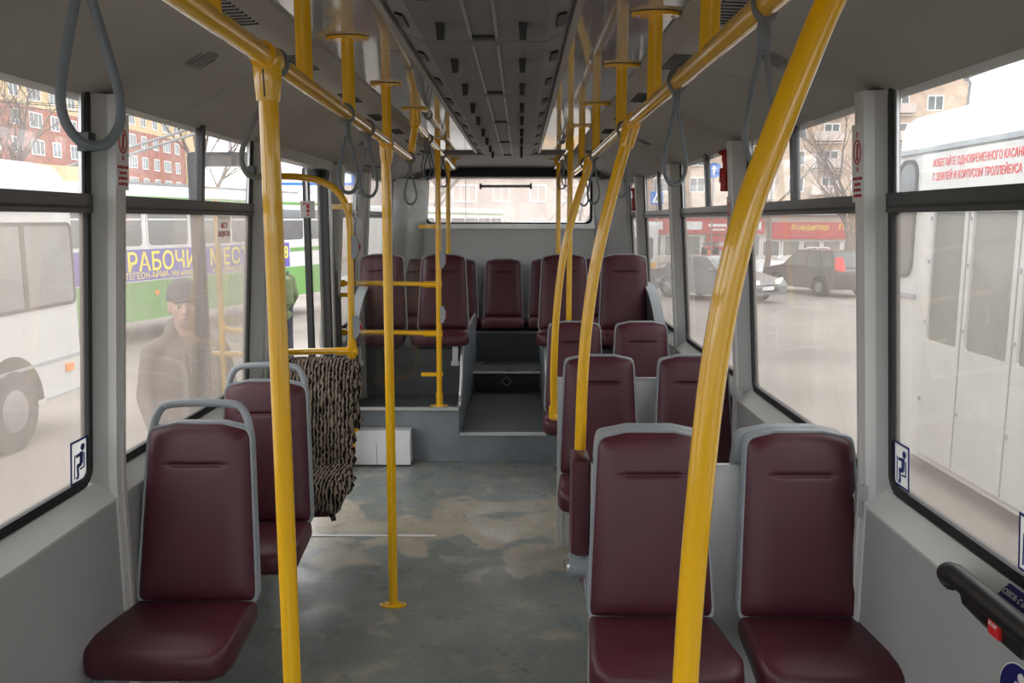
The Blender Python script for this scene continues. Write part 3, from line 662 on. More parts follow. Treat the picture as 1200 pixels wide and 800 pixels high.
# ------------------------------------------------------------------ yellow frame behind the conductor seat
t = thing('door_guard_rail', 'bent yellow tube frame beside the door with grey stop-button boxes', 'guard rail', (-.75, 4.1, .3))
m = MB(); m.tube(spline([(-1.10, 4.1, 1.812), (-.98, 4.1, 1.808), (-.88, 4.1, 1.79), (-.80, 4.1, 1.745), (-.752, 4.1, 1.67), (-.737, 4.1, 1.58), (-.738, 4.1, 1.4), (-.746, 4.1, .9), (-.755, 4.1, .48), (-.765, 4.1, .40), (-.80, 4.1, .33), (-.86, 4.1, .30), (-1.10, 4.1, .30)], 6), .0165, 16); m.build('frame_tube', 'yellow', t)
m = MB(); m.tube([(-1.105, 4.1, .945), (-.745, 4.1, .955)], .0165, 14); m.build('cross_bar', 'yellow', t)
x, z = -.745, .95; m = MB(); m.tube([(x-.075, 4.1, z), (x+.028, 4.1, z)], .021, 14); m.tube([(x, 4.1, z-.03), (x, 4.1, z+.03)], .022, 14); m.build('tee_clamp', 'yellow', t)
for z in (.945, 1.812, .30): MB().box(-1.112, -1.10, 4.07, 4.13, z-.04, z+.04).build('wall_plate', 'yellow', t)
for z in (1.665, .985, .56):
    m = MB(); m.tube([(-.742, 4.1, z-.018), (-.742, 4.1, z+.018)], .0225, 16); m.box(-.82 if z > 1.2 else -.79, -.742, 4.092, 4.108, z-.012, z+.012) if z != .985 else None; m.build('bracket', 'yellow', t)
def button_box(root, x, y, z, side=1):
    fr = (Vector((x, y, z)), Vector((1, 0, 0)), Vector((0, 0, 1)), Vector((0, -1, 0)))
    m = MB(); m.poly(fr, [(0, -.055), (.016, -.055), (.034, -.022), (.034, .022), (.016, .055), (0, .055)], -.018, .036); b = m.build('button_box', 'shell_grey', root, ang=15)
    m = MB(); m.rect(fr, .033, .041, -.014, .014, -.012, .024); m.build('stop_button', 'red_plastic', b)
button_box(t, -.728, 4.1, 1.47); button_box(t, -.732, 4.1, 1.075)

# clear screen on the edge of the raised platform
t = thing('glass_screen', 'clear screen on the raised platform held between yellow bars and post', 'screen', (-.44, 5.44, .365))
yp = 5.44
out = [(-1.06, 1.60), (-1.055, 1.76), (-1.03, 1.795), (-.54, 1.795), (-.515, 1.78), (-.512, .52), (-.53, .455), (-.58, .42), (-1.14, .42), (-1.145, .80), (-1.145, 1.28), (-1.132, 1.36), (-1.10, 1.42), (-1.068, 1.47)]
m = MB(); m.loft([[(x, yp-.003, z) for x, z in out], [(x, yp+.003, z) for x, z in out]]); m.build('glass_pane', 'glass_clear', t)
m = MB(); m.tube([(x, yp, z) for x, z in (out[8], out[9], out[10], out[11], out[12], out[13], out[0], out[1])], .004, 6); m.build('pane_edge', 'white_box', t)
MB().cyl((-.442, yp, .365), (-.432, yp, 2.118), PR, 18).build('screen_post', 'yellow', t)
m = MB(); m.loft([[(-.442+.062*k*math.cos(a), yp+.03*k*math.sin(a), zz) for a in [2*math.pi*j/24 for j in range(24)]] for zz, k in ((.366, 1), (.374, 1), (.376, .9))]); m.tube([(-.442, yp, .37), (-.442, yp, .46)], .023, 16); m.build('post_foot', 'yellow', t)
m = MB(); m.loft([[(-.432+.062*math.cos(a), yp+.03*math.sin(a), zz) for a in [2*math.pi*j/24 for j in range(24)]] for zz in (2.11, 2.118)]); m.build('flange', 'yellow', t)
for z in (1.185, .86):
    m = MB(); m.tube(spline([(-1.10, yp+.02, z+.005), (-.85, yp+.02, z+.004), (-.56, yp+.01, z), (-.44, yp, z-.003)], 5), .0165, 14); m.build('guard_bar', 'yellow', t)
    m = MB(); m.tube([(-.54, yp+.004, z-.002), (-.415, yp, z-.003)], .021, 14); m.tube([(-.438, yp, z-.025), (-.438, yp, z+.022)], .023, 14); m.build('tee_clamp', 'yellow', t)
    m = MB(); m.tube([(-1.11, yp+.02, z+.005), (-1.06, yp+.02, z+.005)], .024, 12); m.build('wall_socket', 'yellow', t)
for z in (1.56, .585):
    m = MB(); m.tube([(-.437, yp, z-.014), (-.437, yp, z+.014)], .0225, 14); m.box(-.56, -.437, yp-.011, yp+.011, z-.012, z+.012); m.build('glass_clip', 'yellow', t)
for z in (1.115,):
    m = MB(); m.box(-1.108, -1.10, yp-.03, yp+.03, z-.045, z+.045); m.box(-1.10, -1.03, yp-.012, yp+.012, z-.014, z+.014); m.build('wall_clip', 'yellow', t)
button_box(t, -.424, yp, 1.345); button_box(t, -.427, yp, .985)
# poles on the rear platform
pole('yellow pole standing behind the raised door-side seats, up to the ceiling', [(-.47, 6.62, 2.118), (-.475, 6.62, .365)], None, (-.475, 6.62, .369))
pole('yellow ceiling pole at the front edge of the platform, behind the third-row aisle seat', [(.418, 5.44, 2.118), (.418, 5.44, .365)], None, (.418, 5.44, .369))
pole('yellow ceiling pole standing behind the raised aisle seat, paired-seat side', [(.397, 6.62, 2.118), (.397, 6.62, .365)], None, (.397, 6.62, .369))

# heater box on the floor
t = thing('heater_box', 'low white metal heater box on the floor against the platform', 'heater', (-.79, 5.3, 0))
m = MB(); m.loft([[(x, y, z) for y, z in ((5.385, .012), (5.27, .012), (5.27, .15), (5.30, .235), (5.385, .235))] for x in (-1.09, -.635, -.622)]); m.build('case', 'white_box', t, ang=20)
m = MB(); m.box(-1.08, -.63, 5.275, 5.38, 0, .012); m.build('base_rail', 'black_plastic', t)
m = MB(); m.box(-.842, -.840, 5.266, 5.271, .015, .15); m.build('case_seam', 'shell_grey', t)
# curved wheel covers at the platform walls
for s, lab in ((1, 'grey curved wheel cover under the last large window, beside the raised wall seat'), (-1, 'grey curved wheel cover on the door-side wall behind the clear screen')):
    t = thing('wheel_cover', lab, 'cover', (s*1.05, 6.0, .6))
    arc = [(5.62+.60*(1-math.cos(a)), .55+.56*math.sin(a)) for a in [math.pi/2*k/14 for k in range(15)]]+[(6.75, 1.11), (6.75, .55)]
    m = MB(); m.loft([[PW(s, y, z, .052) for y, z in arc], [PW(s, y, z, .12) for y, z in arc]]); m.build('cover_side', 'dark_grey', t, ang=25)
    arc2 = [(5.60+.62*(1-math.cos(a)), .55+.58*math.sin(a)) for a in [math.pi/2*k/14 for k in range(15)]]+[(6.75, 1.13)]
    m = MB(); m.loft([[PW(s, y, z, .055), PW(s, y, z, .125), PW(s, y+.02, z-.02, .125), PW(s, y+.02, z-.02, .055)] for y, z in arc2]); m.build('cover_lip', 'shell_grey', t, ang=30)

# ------------------------------------------------------------------ signs, stickers, hammers, wall handrail
def seat_sticker(label, fr, w=.088, h=.125, flip=1):
    t = thing('seat_sticker', label, 'sticker', fr[0], 'priority seat stickers')
    m = MB(); m.ring(fr, [(-w/2, -h/2), (w/2, -h/2), (w/2, h/2), (-w/2, h/2)], [(-w/2+.006, -h/2+.006), (w/2-.006, -h/2+.006), (w/2-.006, h/2-.006), (-w/2+.006, h/2-.006)], 0, .002); m.build('sticker_border', 'sticker_blue', t)
    m = MB(); m.rect(fr, -w/2+.005, w/2-.005, -h/2+.005, h/2-.005, .001); m.build('sticker_field', 'sticker_film', t)
    m = MB(); f = flip; L = .002
    m.disc(fr, .018*f, .036, .0105, L, n=18); m.bar(fr, .012*f, .024, .010*f, -.012, .017, L); m.bar(fr, .014*f, .018, -.018*f, .016, .009, L)
    m.bar(fr, .012*f, -.012, -.012*f, -.014, .012, L); m.bar(fr, -.010*f, -.012, -.006*f, -.045, .010, L); m.bar(fr, -.004*f, -.047, -.018*f, -.047, .008, L)
    m.bar(fr, .026*f, .018, .026*f, -.024, .005, L); m.bar(fr, .026*f, -.024, .002*f, -.026, .005, L); m.bar(fr, -.024*f, .022, -.026*f, -.048, .004, L)
    m.build('pictogram', 'sticker_blue', t)
seat_sticker('blue-framed seat pictogram stuck low on the dusty pane above the foremost door-side seat', wframe(-1, 2.265, .927, .004))
seat_sticker('blue-framed seat pictogram stuck low on the pane beside the front paired seats', wframe(1, 2.222, .932, .004), flip=1)
seat_sticker('blue-framed seat pictogram cut by the picture edge, on the pane over the black handrail', wframe(1, 1.635, .935, .004), flip=1)
def fall_sticker(label, s, y, z, w=.072, h=.21, grp='hold-the-handrail stickers'):
    fr = wframe(s, y, z, .0705); t = thing('warning_sticker', label, 'sticker', fr[0], grp)
    MB().rect(fr, -w/2, w/2, -h/2, h/2).build('sticker_base', 'sticker_white', t)
    m = MB(); n = 28; e = lambda r, q: [(r*math.cos(2*math.pi*k/n), .030+q*math.sin(2*math.pi*k/n)) for k in range(n)]
    m.ring(fr, e(.026, .034), e(.021, .029), .001, .002); m.rect(fr, -.004, .004, .070, .084, .001); m.rect(fr, -.004, .004, -.022, -.010, .001)
    m.disc(fr, .002, .048, .005, .001, n=12); m.bar(fr, .002, .043, -.001, .022, .010, .001); m.bar(fr, 0, .024, -.006, .006, .006, .001); m.bar(fr, .0, .024, .006, .006, .005, .001); m.bar(fr, .004, .04, .010, .052, .004, .001)
    m.build('pictogram', 'sticker_red', t)
    for k, b in enumerate(('ВО ИЗБЕЖАНИЕ', 'ПАДЕНИЯ', 'ДЕРЖИТЕСЬ', 'ЗА ПОРУЧНИ')):
        text(b, .0115, (fr[0]+fr[2]*(-.042-.0155*k)+fr[3]*.0015, *fr[1:]), 'sticker_red', t, squeeze=.72)
fall_sticker('tall white and red warning sticker high on the pillar between the two large door-side windows', -1, 2.39, 1.79)
fall_sticker('tall white and red warning sticker high on the pillar beside the front paired seats', 1, 2.345, 1.755)
fall_sticker('small white and red warning sticker under the first red hammer', 1, 3.79, 1.62, .06, .17)
fr = wframe(-1, 3.40, 1.562, .004); t = thing('conductor_sign', 'small pale notice with red lettering at the top of the window beside the door', 'sign', fr[0])
MB().rect(fr, -.072, .072, -.055, .055).build('sign_base', 'notice_paper', t)
for k, b in enumerate(('МЕСТО', 'КОНДУКТОРА')): text(b, .030, (fr[0]+fr[2]*(.016-.034*k)+fr[3]*.0015, *fr[1:]), 'sticker_red', t, squeeze=.66)
# sign on the door frame
def hammer(label, y, z, s=1):
    fr = (Vector((s*1.03, y, z)), Vector((1, 0, 0)), Vector((0, 0, 1)), Vector((0, -1, 0))); t = thing('emergency_hammer', label, 'hammer', fr[0], 'red emergency hammers')
    m = MB(); o, r, u, n = fr
    prof = [(-.085, .015), (-.08, .020), (.0, .019), (.012, .013), (.04, .012), (.05, .017), (.085, .019), (.10, .016), (.103, .008)]
    m.loft([[o+u*h+r*w*math.cos(2*math.pi*k/14)+n*(.022+.018*math.sin(2*math.pi*k/14)) for k in range(14)] for h, w in prof]); m.build('hammer_handle', 'red_plastic', t)
    m = MB(); m.tube([o+u*.088+n*.022-r*.034, o+u*.088+n*.022-r*.030, o+u*.088+n*.022+r*.022, o+u*.088+n*.022+r*.034], [.002, .011, .012, .008], 12); m.build('hammer_head', 'red_plastic', t)
    m = MB(); m.rect(fr, -.020, .030, -.045, .02, -.004, .010); m.build('holder', 'red_plastic', t)
    m = MB(); m.tube([o+r*.024+u*.0+n*.01, o+r*.024-u*.12+n*.006], .003, 6); m.build('seal_wire', 'steel', t)
hammer('red emergency hammer on the window pillar behind the thick sweeping pole', 3.88, 1.815)
hammer('small far red emergency hammer on the last pillar before the rear corner', 6.93, 1.76)
# black handrail with stop button, stickers on the wall below the near window
t = thing('wall_handrail', 'black padded handrail on the grey wall below the large window', 'handrail', (1.045, 1.2, .80))
m = MB(); m.tube(spline([(1.045, -.2, .838), (1.045, 1.0, .838), (1.045, 1.64, .838), (1.048, 1.73, .834), (1.065, 1.785, .812), (1.085, 1.80, .79)], 5), .025, 14); m.build('rail', 'black_plastic', t)
for y in (.4, 1.66): m = MB(); m.loft([[(1.04, y+a, .82), (1.065, y+a, .82), (1.10, y+a*1.2, .765), (1.10, y+a*1.2, .735), (1.05, y+a, .785)] for a in (-.035, .035)]); m.build('mount', 'black_plastic', t)
m = MB(); m.hex([(1.062, 1.50, .765), (1.062, 1.60, .765), (1.10, 1.60, .76), (1.10, 1.50, .76), (1.058, 1.50, .822), (1.058, 1.60, .822), (1.085, 1.60, .822), (1.085, 1.50, .822)]); b = m.build('button_housing', 'black_plastic', t)
m = MB(); m.hex([(1.056, 1.565, .768), (1.056, 1.603, .768), (1.08, 1.603, .768), (1.08, 1.565, .768), (1.052, 1.565, .815), (1.052, 1.603, .815), (1.08, 1.603, .815), (1.08, 1.565, .815)]); m.build('stop_button', 'red_lamp', b)
text('STOP', .012, (Vector((1.0525, 1.584, .792)), Vector((0, -1, 0)), Vector((0, 0, 1)), Vector((-1, 0, 0))), 'sticker_white', b)
o = PW(1, 1.60, .822, .0315); u = (PW(1, 0, .838, .014)-PW(1, 0, .785, .064)).normalized(); r = Vector((0, -1, 0)); n = r.cross(u); fr = (o, r, u, n)
t = thing('talk_sticker', 'narrow navy sticker with white lettering on the sill above the black handrail', 'sticker', o)
MB().rect(fr, -.085, .085, -.020, .020, -.001, .002).build('sticker_base', 'navy', t); text('СВЯЗЬ С ВОДИТЕЛЕМ', .0165, (o+n*.0016, r, u, n), 'sticker_white', t, squeeze=.9)
fr = (Vector((1.0985, 1.55, .655)), Vector((0, -1, 0)), Vector((0, 0, 1)), Vector((-1, 0, 0)))
t = thing('round_sign', 'round navy sign with a white walking figure with cane, under the black handrail', 'sign', fr[0])
MB().disc(fr, 0, 0, .068, 0, .001, 40).build('sign_rim', 'sticker_white', t); MB().disc(fr, 0, 0, .065, .001, .001, 40).build('sign_field', 'navy', t)
m = MB(); m.disc(fr, .004, .042, .011, .002, n=18); m.poly(fr, [(-.010, .029), (.014, .029), (.016, -.008), (.014, -.055), (.004, -.055), (.003, -.015), (-.002, -.015), (-.010, -.055), (-.020, -.055), (-.010, -.008)], .002)
m.bar(fr, -.010, .027, -.026, -.004, .008, .002); m.bar(fr, .013, .027, .024, -.012, .007, .002); m.bar(fr, .026, -.010, .027, -.055, .003, .002); m.build('figure', 'sticker_white', t)
# box-shaped fire sticker and door leaves
def leaf(y, x0, x1, label):
    e = .044 if x1-x0 > .2 else .028
    t = thing('door_leaf', label, 'door', ((x0+x1)/2, y, -.3))
    fr = (Vector(((x0+x1)/2, y, .82)), Vector((1, 0, 0)), Vector((0, 0, 1)), Vector((0, -1, 0))); w = abs(x1-x0)/2
    m = MB(); m.ring(fr, rrect(-w, w, -1.12, 1.10, .03), rrect(-w+e, w-e-.01, -.75, 1.04, .03), -.022, .022); m.build('door_frame', 'rubber', t)
    m = MB(); m.rect(fr, -w+e-.01, w-e, -.77, 1.05, -.003, .006); m.build('door_pane', 'glass_door', t)
    m = MB(); m.ring(fr, rrect(-w+e-.004, w-e-.004, -.76, 1.046, .03), rrect(-w+e+.006, w-e-.016, -.745, 1.035, .03), -.024, .026); m.build('pane_gasket', 'black_plastic', t)
    return t, fr, w
t, fr, w = leaf(4.03, -1.485, -1.13, 'folded-out dark-framed door leaf in front of the man, with yellow handles')
m = MB(); m.tube([(-1.385, 4.08, .2), (-1.385, 4.08, 1.7)], .014, 10); m.build('grab_handle', 'yellow', t)
m = MB(); m.tube(spline([(-1.385, 4.08, 1.10), (-1.34, 4.08, 1.06), (-1.15, 4.08, 1.06)], 4), .014, 10); m.build('grab_handle', 'yellow', t); m = MB(); m.tube([(-1.44, 4.08, .94), (-1.15, 4.08, .94)], .014, 10); m.build('grab_handle', 'yellow', t)
t2, fr2, w2 = leaf(5.05, -1.205, -1.06, 'folded-out dark-framed door leaf at the rear side of the open doorway')
t3 = thing('door_post', 'dark and silver upright door post at the rear edge of the doorway', 'post', (-1.1, 5.2, 0))
MB().box(-1.14, -1.105, 5.12, 5.17, 0, 1.95).build('rubber_seal', 'rubber', t3); MB().box(-1.13, -1.07, 5.17, 5.21, 0, 1.95).build('silver_profile', 'alu', t3); MB().box(-1.15, -1.075, 5.21, 5.41, .37, 1.95).build('inner_profile', 'dark_grey', t3)
t3 = thing('door_post', 'grey upright door post between the large window and the doorway', 'post', (-1.1, 3.96, 0))
MB().box(-1.14, -1.09, 3.945, 3.985, 0, 1.95).build('grey_profile', 'wall_light', t3); MB().box(-1.16, -1.12, 3.985, 4.01, 0, 1.95).build('rubber_seal', 'rubber', t3)
t = thing('door_drive', 'dark door mechanism across the top of the open doorway', 'door drive', (-1.1, 4.6, 1.9)); MB().box(-1.14, -1.06, 3.95, 5.22, 1.90, 1.99).build('drive_cover', 'wall_grey', t); MB().tube([(-1.11, 4.9, 1.87), (-1.11, 5.15, 1.87)], .022, 12).build('drive_arm', 'black_plastic', t)
fr = (Vector((-1.085, 4.66, 1.66)), Vector((.80, .6, 0)).normalized(), Vector((0, 0, 1)), Vector((.6, -.8, 0)).normalized())
t = thing('door_notice', 'small pale square notice with red marks hanging in the doorway', 'sign', fr[0]); MB().rect(fr, -.042, .042, -.046, .046, 0, .004).build('notice_plate', 'wall_light', t)
m = MB(); m.rect(fr, -.007, .009, .006, .030, .004); m.rect(fr, -.007, .009, -.016, .0, .004); m.disc(fr, .001, -.031, .006, .004); m.poly(fr, [(-.026, .022), (-.012, .030), (-.012, .036), (-.026, .036)], .004); m.build('red_marks', 'sticker_red', t)
MB().box(-1.09, -1.08, 4.655, 4.67, 1.70, 1.93).build('hanger', 'steel', t)
t = thing('cove_sticker', 'thin slanted dark strip with red ends stuck on the cove beyond the door', 'sticker', (-1.0, 6.29, 1.983))
m = MB(); m.hex([(-1.012, 6.02, 1.978), (-.998, 6.02, 1.984), (-.958, 6.58, 2.006), (-.972, 6.58, 1.999), (-1.012, 6.02, 1.990), (-.998, 6.02, 1.996), (-.958, 6.58, 2.020), (-.972, 6.58, 2.013)]); m.build('strip_base', 'black_plastic', t)
for y, wl_p in ((1.9+.35, 1), (3.62, 1)):
    m = MB(); m.box(1.068, 1.10, y+.06, y+.072, .80, .845); m.tube([(1.075, y+.066, .81), (1.075, y+.066, .75)], .006, 8); m.build('seat_catch', 'steel', wr)
# ------------------------------------------------------------------ outside
def gz(x, y): return -.45-.02*max(0, min(math.hypot(x, y), 80)-2)
m = MB(); rr_ = [0, 2, 5, 10, 18, 30, 45, 62, 80, 130, 260]; na = 48; loops = []
V = [(0, 0, -.45)]; F = []
for r in rr_[1:]:
    for k in range(na): a = 2*math.pi*k/na; x, y = r*math.cos(a), r*math.sin(a); V.append((x, y, gz(x, y)))
for k in range(na): F.append((0, 1+k, 1+(k+1) % na))
for i in range(len(rr_)-2):
    for k in range(na): F.append((1+i*na+k, 1+(i+1)*na+k, 1+(i+1)*na+(k+1) % na, 1+i*na+(k+1) % na))
gd = struct(m.add(V, F).build('ground', 'asphalt'))
def frame_at(o, d):   # d: unit heading on the ground; right = d, up = z, normal = d x z
    d = Vector(d).normalized(); u = Vector((0, 0, 1)); return (Vector(o), d, u, d.cross(u))
def fbox(m, fr, s0, s1, z0, z1, n0, n1):
    o, r, u, n = fr; P = lambda a, b, c: o+r*a+u*b+n*c
    return m.hex([P(s0, z0, n0), P(s1, z0, n0), P(s1, z0, n1), P(s0, z0, n1), P(s0, z1, n0), P(s1, z1, n0), P(s1, z1, n1), P(s0, z1, n1)])
def bus_body(t, fr, L0, L1, z0, z1, wid, m_, roof=.25):
    """rounded bus hull; visible side lies in the frame plane, hull extends to -normal"""
    o, r, u, n = fr; m = MB(); P = lambda a, b, c: o+r*a+u*b+n*c
    sec = [(0, z0), (0, z1-roof), (-.03, z1-roof*.5), (-.12, z1-roof*.15), (-.35, z1), (-wid+.35, z1), (-wid+.12, z1-roof*.15), (-wid+.03, z1-roof*.5), (-wid, z1-roof), (-wid, z0)]
    loops = []
    for a, k in ((L0, .90), (L0+.05, .97), (L0+.15, 1), (L1-.15, 1), (L1-.05, .97), (L1, .90)):
        loops.append([P(a, z0+(z-z0)*(1-(1-k)*.4), -wid/2+(c+wid/2)*k) for c, z in sec])
    return m.loft(loops).build('body', m_, t, ang=35)
def wheel(t, fr, s, z, rad, depth=.24):
    o, r, u, n = fr; c = o+r*s+u*z
    wl_ = MB().tube([c-n*depth, c+n*.0, c+n*.015], [rad, rad, rad*.93], 26).build('wheel', 'tyre', t)
    MB().tube([c+n*.005, c+n*.03], [rad*.55, rad*.45], 18).build('hub', 'hub', wl_)
def arch(t, fr, s, z, rad):
    m = MB(); o, r, u, n = fr; m.loft([[o+r*(s+rad*math.cos(a))+u*(z+rad*math.sin(a))+n*l for a in [math.pi*k/16 for k in range(17)]] for l in (-.02, .004)]); m.build('wheel_arch', 'rubber', t)
def win(t, fr, s0, s1, z0, z1, rad=.08, frame='rubber', glass='ext_glass', par='window', fw=.035):
    m = MB(); m.ring(fr, rrect(s0, s1, z0, z1, rad), rrect(s0+fw, s1-fw, z0+fw, z1-fw, max(.01, rad-fw*.6)), -.01, .012); w = m.build(par, frame, t)
    o, r, u, n = fr; m = MB(); m.poly(fr, rrect(s0+fw*.6, s1-fw*.6, z0+fw*.6, z1-fw*.6, max(.01, rad-fw*.4), 3), .002, .004); m.build('pane', glass, w); return w
# white minibus beside the bus (door side)
g0 = gz(-4.7, 8); fr = frame_at((-4.7, 9.0, 0), (0, 1, 0)); t = thing('minibus', 'dusty white minibus parked alongside, filling the front door-side window', 'minibus', (-5.6, 6, g0))
bus_body(t, fr, -7.0, 0, g0+.38, 2.2, 2.0, 'bus_white', .35)
win(t, fr, -1.75, -.12, .72, 1.58, .08, glass='ext_glass_dusty'); win(t, fr, -3.2, -1.85, .72, 1.58, .08, glass='ext_glass_dusty'); win(t, fr, -4.8, -3.3, .72, 1.58, .08, glass='ext_glass_dusty'); win(t, fr, -6.4, -4.95, .72, 1.58, .08, glass='ext_glass_dusty')
m = MB(); fbox(m, fr, -1.05, -.98, .75, 1.55, .006, .014); m.build('window_post', 'rubber', t)
for s in (-1.35, -5.4): wheel(t, fr, s, g0+.40, .40); arch(t, fr, s, g0+.42, .50)
m = MB(); fbox(m, fr, -.42, -.28, .02, .10, 0, .02); m.build('side_lamp', 'orange_lamp', t)
m = MB(); fbox(m, fr, -6.8, -.05, .16, .19, -.005, .01); fbox(m, fr, -.8, -.05, -.21, -.19, -.005, .01); m.build('body_crease', 'shell_grey', t)
# green and white trolleybus with the banner
def pix_s(px, A, d, z=0):    # along-side position where a sight line from the driver's end meets the flank
    k = (px-600)/973/1.0-10.3/1000; return (A[0]-.1-k*A[1])/(k*d[1]-d[0])
A = (-7.3, 15.2); d0 = Vector((.27, .963)).normalized(); gt = gz(-6, 18)
fr = frame_at((A[0], A[1], 0), (d0.x, d0.y, 0)); t = thing('trolleybus', 'white and green trolleybus with a purple advertising banner, standing across behind the man', 'trolleybus', (A[0]-.8, A[1]+1, gt))
s_ = lambda px: pix_s(px, A, d0)
L0, L1 = s_(148)-4.6, s_(345)+2.0
bus_body(t, fr, L0, L1, -.30, 2.28, 2.5, 'bus_white', .28)
b0, b1 = s_(142)-1.2, s_(339.5)
m = MB(); m.rect(fr, b0, b1, .46, 1.05, .004, .006); m.build('banner', 'bus_purple', t)
m = MB(); m.rect(fr, L0+.05, L1-.05, -.30, .44, .003, .004); m.build('green_skirt', 'bus_green', t)
m = MB(); m.rect(fr, L0+.06, L1-.06, 1.985, 2.055, .004, .006); m.build('green_stripe', 'bus_green', t)
m = MB(); m.rect(fr, b1+.05, L1-.05, .82, .92, .004, .006); m.build('green_stripe', 'bus_green', t)
cut = [L0+.15, s_(100), s_(171), s_(270), s_(325), L1-.1]
for a, b in zip(cut[:-1], cut[1:]): 
    n_ = max(1, round((b-a)/1.75))
    for k in range(n_): w = win(t, fr, a+(b-a)*k/n_+.05, a+(b-a)*(k+1)/n_-.05, 1.08, 1.90, .12, frame='bus_white'); q = MB(); q.rect(fr, a+(b-a)*k/n_+.1, a+(b-a)*(k+1)/n_-.1, 1.60, 1.63, .007, .006); q.build('vent_bar', 'win_white', w)
for s in (s_(110), s_(330)): wheel(t, fr, s, gt+.45, .45); arch(t, fr, s, gt+.46, .55)
P_ = lambda s, z: fr[0]+fr[1]*s+fr[2]*z+fr[3]*.012
text('РАБОЧИЕ', .50, (P_(s_(147), .79), *fr[1:]), 'sign_yellow', t, 'LEFT', bold=.012, squeeze=(s_(238)-s_(147))/ (.50*4.6))
text('МЕСТА', .50, (P_(s_(245), .79), *fr[1:]), 'sign_yellow', t, 'LEFT', bold=.012, squeeze=(s_(300)-s_(245))/(.50*3.4))
text('88', .42, (P_(s_(338), .80), *fr[1:]), 'sign_yellow', t, 'RIGHT', bold=.012)
text('ТЕГЕОН-АРМА. Не нового,', .17, (P_(s_(144), .545), *fr[1:]), 'sign_yellow', t, 'LEFT'); text('не о качестве', .17, (P_(s_(248), .545), *fr[1:]), 'sign_yellow', t, 'LEFT')
for px in (181, 341): m = MB(); m.disc(fr, s_(px), .20, .05, .006, .012); m.build('side_lamp', 'orange_lamp', t)
for k, o_ in enumerate((0, .6)):
    m = MB(); q = fr[0]-fr[3]*(1.0+o_); m.tube([q+fr[1]*s_(140)+fr[2]*2.45, q+fr[1]*(s_(140)+6)+fr[2]*4.2], .03, 8); m.build('trolley_pole', 'hub', t)
m = MB(); fbox(m, (fr[0]-fr[3]*1.2, *fr[1:]), L0+.5, L0+4.5, 2.25, 2.55, -.7, .7); m.build('roof_case', 'brick_cream', t)
m = MB(); fbox(m, (fr[0]-fr[3]*1.2, *fr[1:]), L0+5, L1-.5, 2.27, 2.36, -.5, .5); m.build('roof_deck', 'hub', t)
fr = frame_at((A[0]+d0.x*14, A[1]+d0.y*14, 0), (d0.x, d0.y, 0)); t = thing('trolleybus', 'pale trolleybus with a green stripe seen through the rear window', 'trolleybus', (A[0]+d0.x*18, A[1]+d0.y*18, gz(0, 33)))
bus_body(t, fr, 0, 10.5, -.55, 2.1, 2.5, 'bus_white', .28); m = MB(); m.rect(fr, .1, 10.4, 1.82, 1.9, .003, .004); m.build('green_stripe', 'bus_green', t)
for k in range(6): win(t, fr, .3+k*1.65, 1.8+k*1.65, .9, 1.68, .1)
for s in (2, 8.5): wheel(t, fr, s, gz(0, 33)+.45, .45)
# white trolleybus close by on the other side
gw = gz(3.5, 6.5); fr = frame_at((3.5, 7.75, 0), (0, -1, 0)); t = thing('trolleybus', 'big white trolleybus standing close outside the large window, folding doors shut, red lettering', 'trolleybus', (4.7, 3, gw))
yp_ = lambda px: 7.75-3.4/((px-600)/973-.0103)   # position along the flank under a given sight line
bus_body(t, fr, 0, 11.5, gw+.16, 2.52, 2.5, 'bus_white', .16)
win(t, fr, .12, yp_(1066), 1.10, 2.12, .14)
m = MB(); fbox(m, fr, 0, 11.4, 2.16, 2.20, -.01, .03); m.build('rain_gutter', 'shell_grey', t)
m = MB(); m.rect(fr, yp_(1073), yp_(1310), 1.83, 2.14, .004, .02); m.build('door_header', 'bus_white', t)
text('ИЗБЕГАЙТЕ ОДНОВРЕМЕННОГО КАСАНИЯ', .085, (fr[0]+fr[1]*yp_(1085)+fr[2]*2.055+fr[3]*.026, *fr[1:]), 'red_lamp', t, 'LEFT', bold=.01, squeeze=.72); text('С ЗЕМЛЕЙ И КОРПУСОМ ТРОЛЛЕЙБУСА', .085, (fr[0]+fr[1]*yp_(1085)+fr[2]*1.945+fr[3]*.026, *fr[1:]), 'red_lamp', t, 'LEFT', bold=.01, squeeze=.72)
de = [yp_(1087), yp_(1132), yp_(1194), yp_(1240)+.35]
for k in range(3):
    a, b = de[k]+.012, de[k+1]-.012
    m = MB(); m.ring(fr, rrect(a, b, gw+.22, 1.82, .01, 1), rrect(a+.05, b-.05, .62, 1.74, .02, 1), -.005, .03); d = m.build('door_leaf', 'bus_white', t)
    m = MB(); m.rect(fr, a+.04, b-.04, .60, 1.76, .004, .006); m.build('pane', 'ext_glass_dusty', d); m = MB(); m.rect(fr, a+.05, b-.05, gw+.42, .60, .004, .012); m.build('lower_panel', 'wall_light', d)
    m = MB(); m.rect(fr, a+.03, b-.03, 1.66, 1.69, .006, .01); m.build('pane_bar', 'shell_grey', d)
    m = MB(); m.rect(fr, b-.012, b+.036, gw+.32, 1.82, .002, .012); m.build('rubber_seal', 'rubber', d)
    m = MB()
    for z in (.1, .75, 1.25, 1.6): m.rect(fr, a+.005, a+.03, z, z+.03, .03, .01)
    tag(m.build('hinges', 'shell_grey', d), kind='stuff')
for k in range(5): win(t, fr, de[-1]+.1+k*1.3, de[-1]+1.3+k*1.3, 1.10, 2.02, .12)
m = MB(); fbox(m, fr, .02, yp_(1072), .93, .97, 0, .02); m.build('rubbing_strip', 'shell_grey', t)
for s in (yp_(1300)+.6, 10): wheel(t, fr, s, gw+.45, .45)
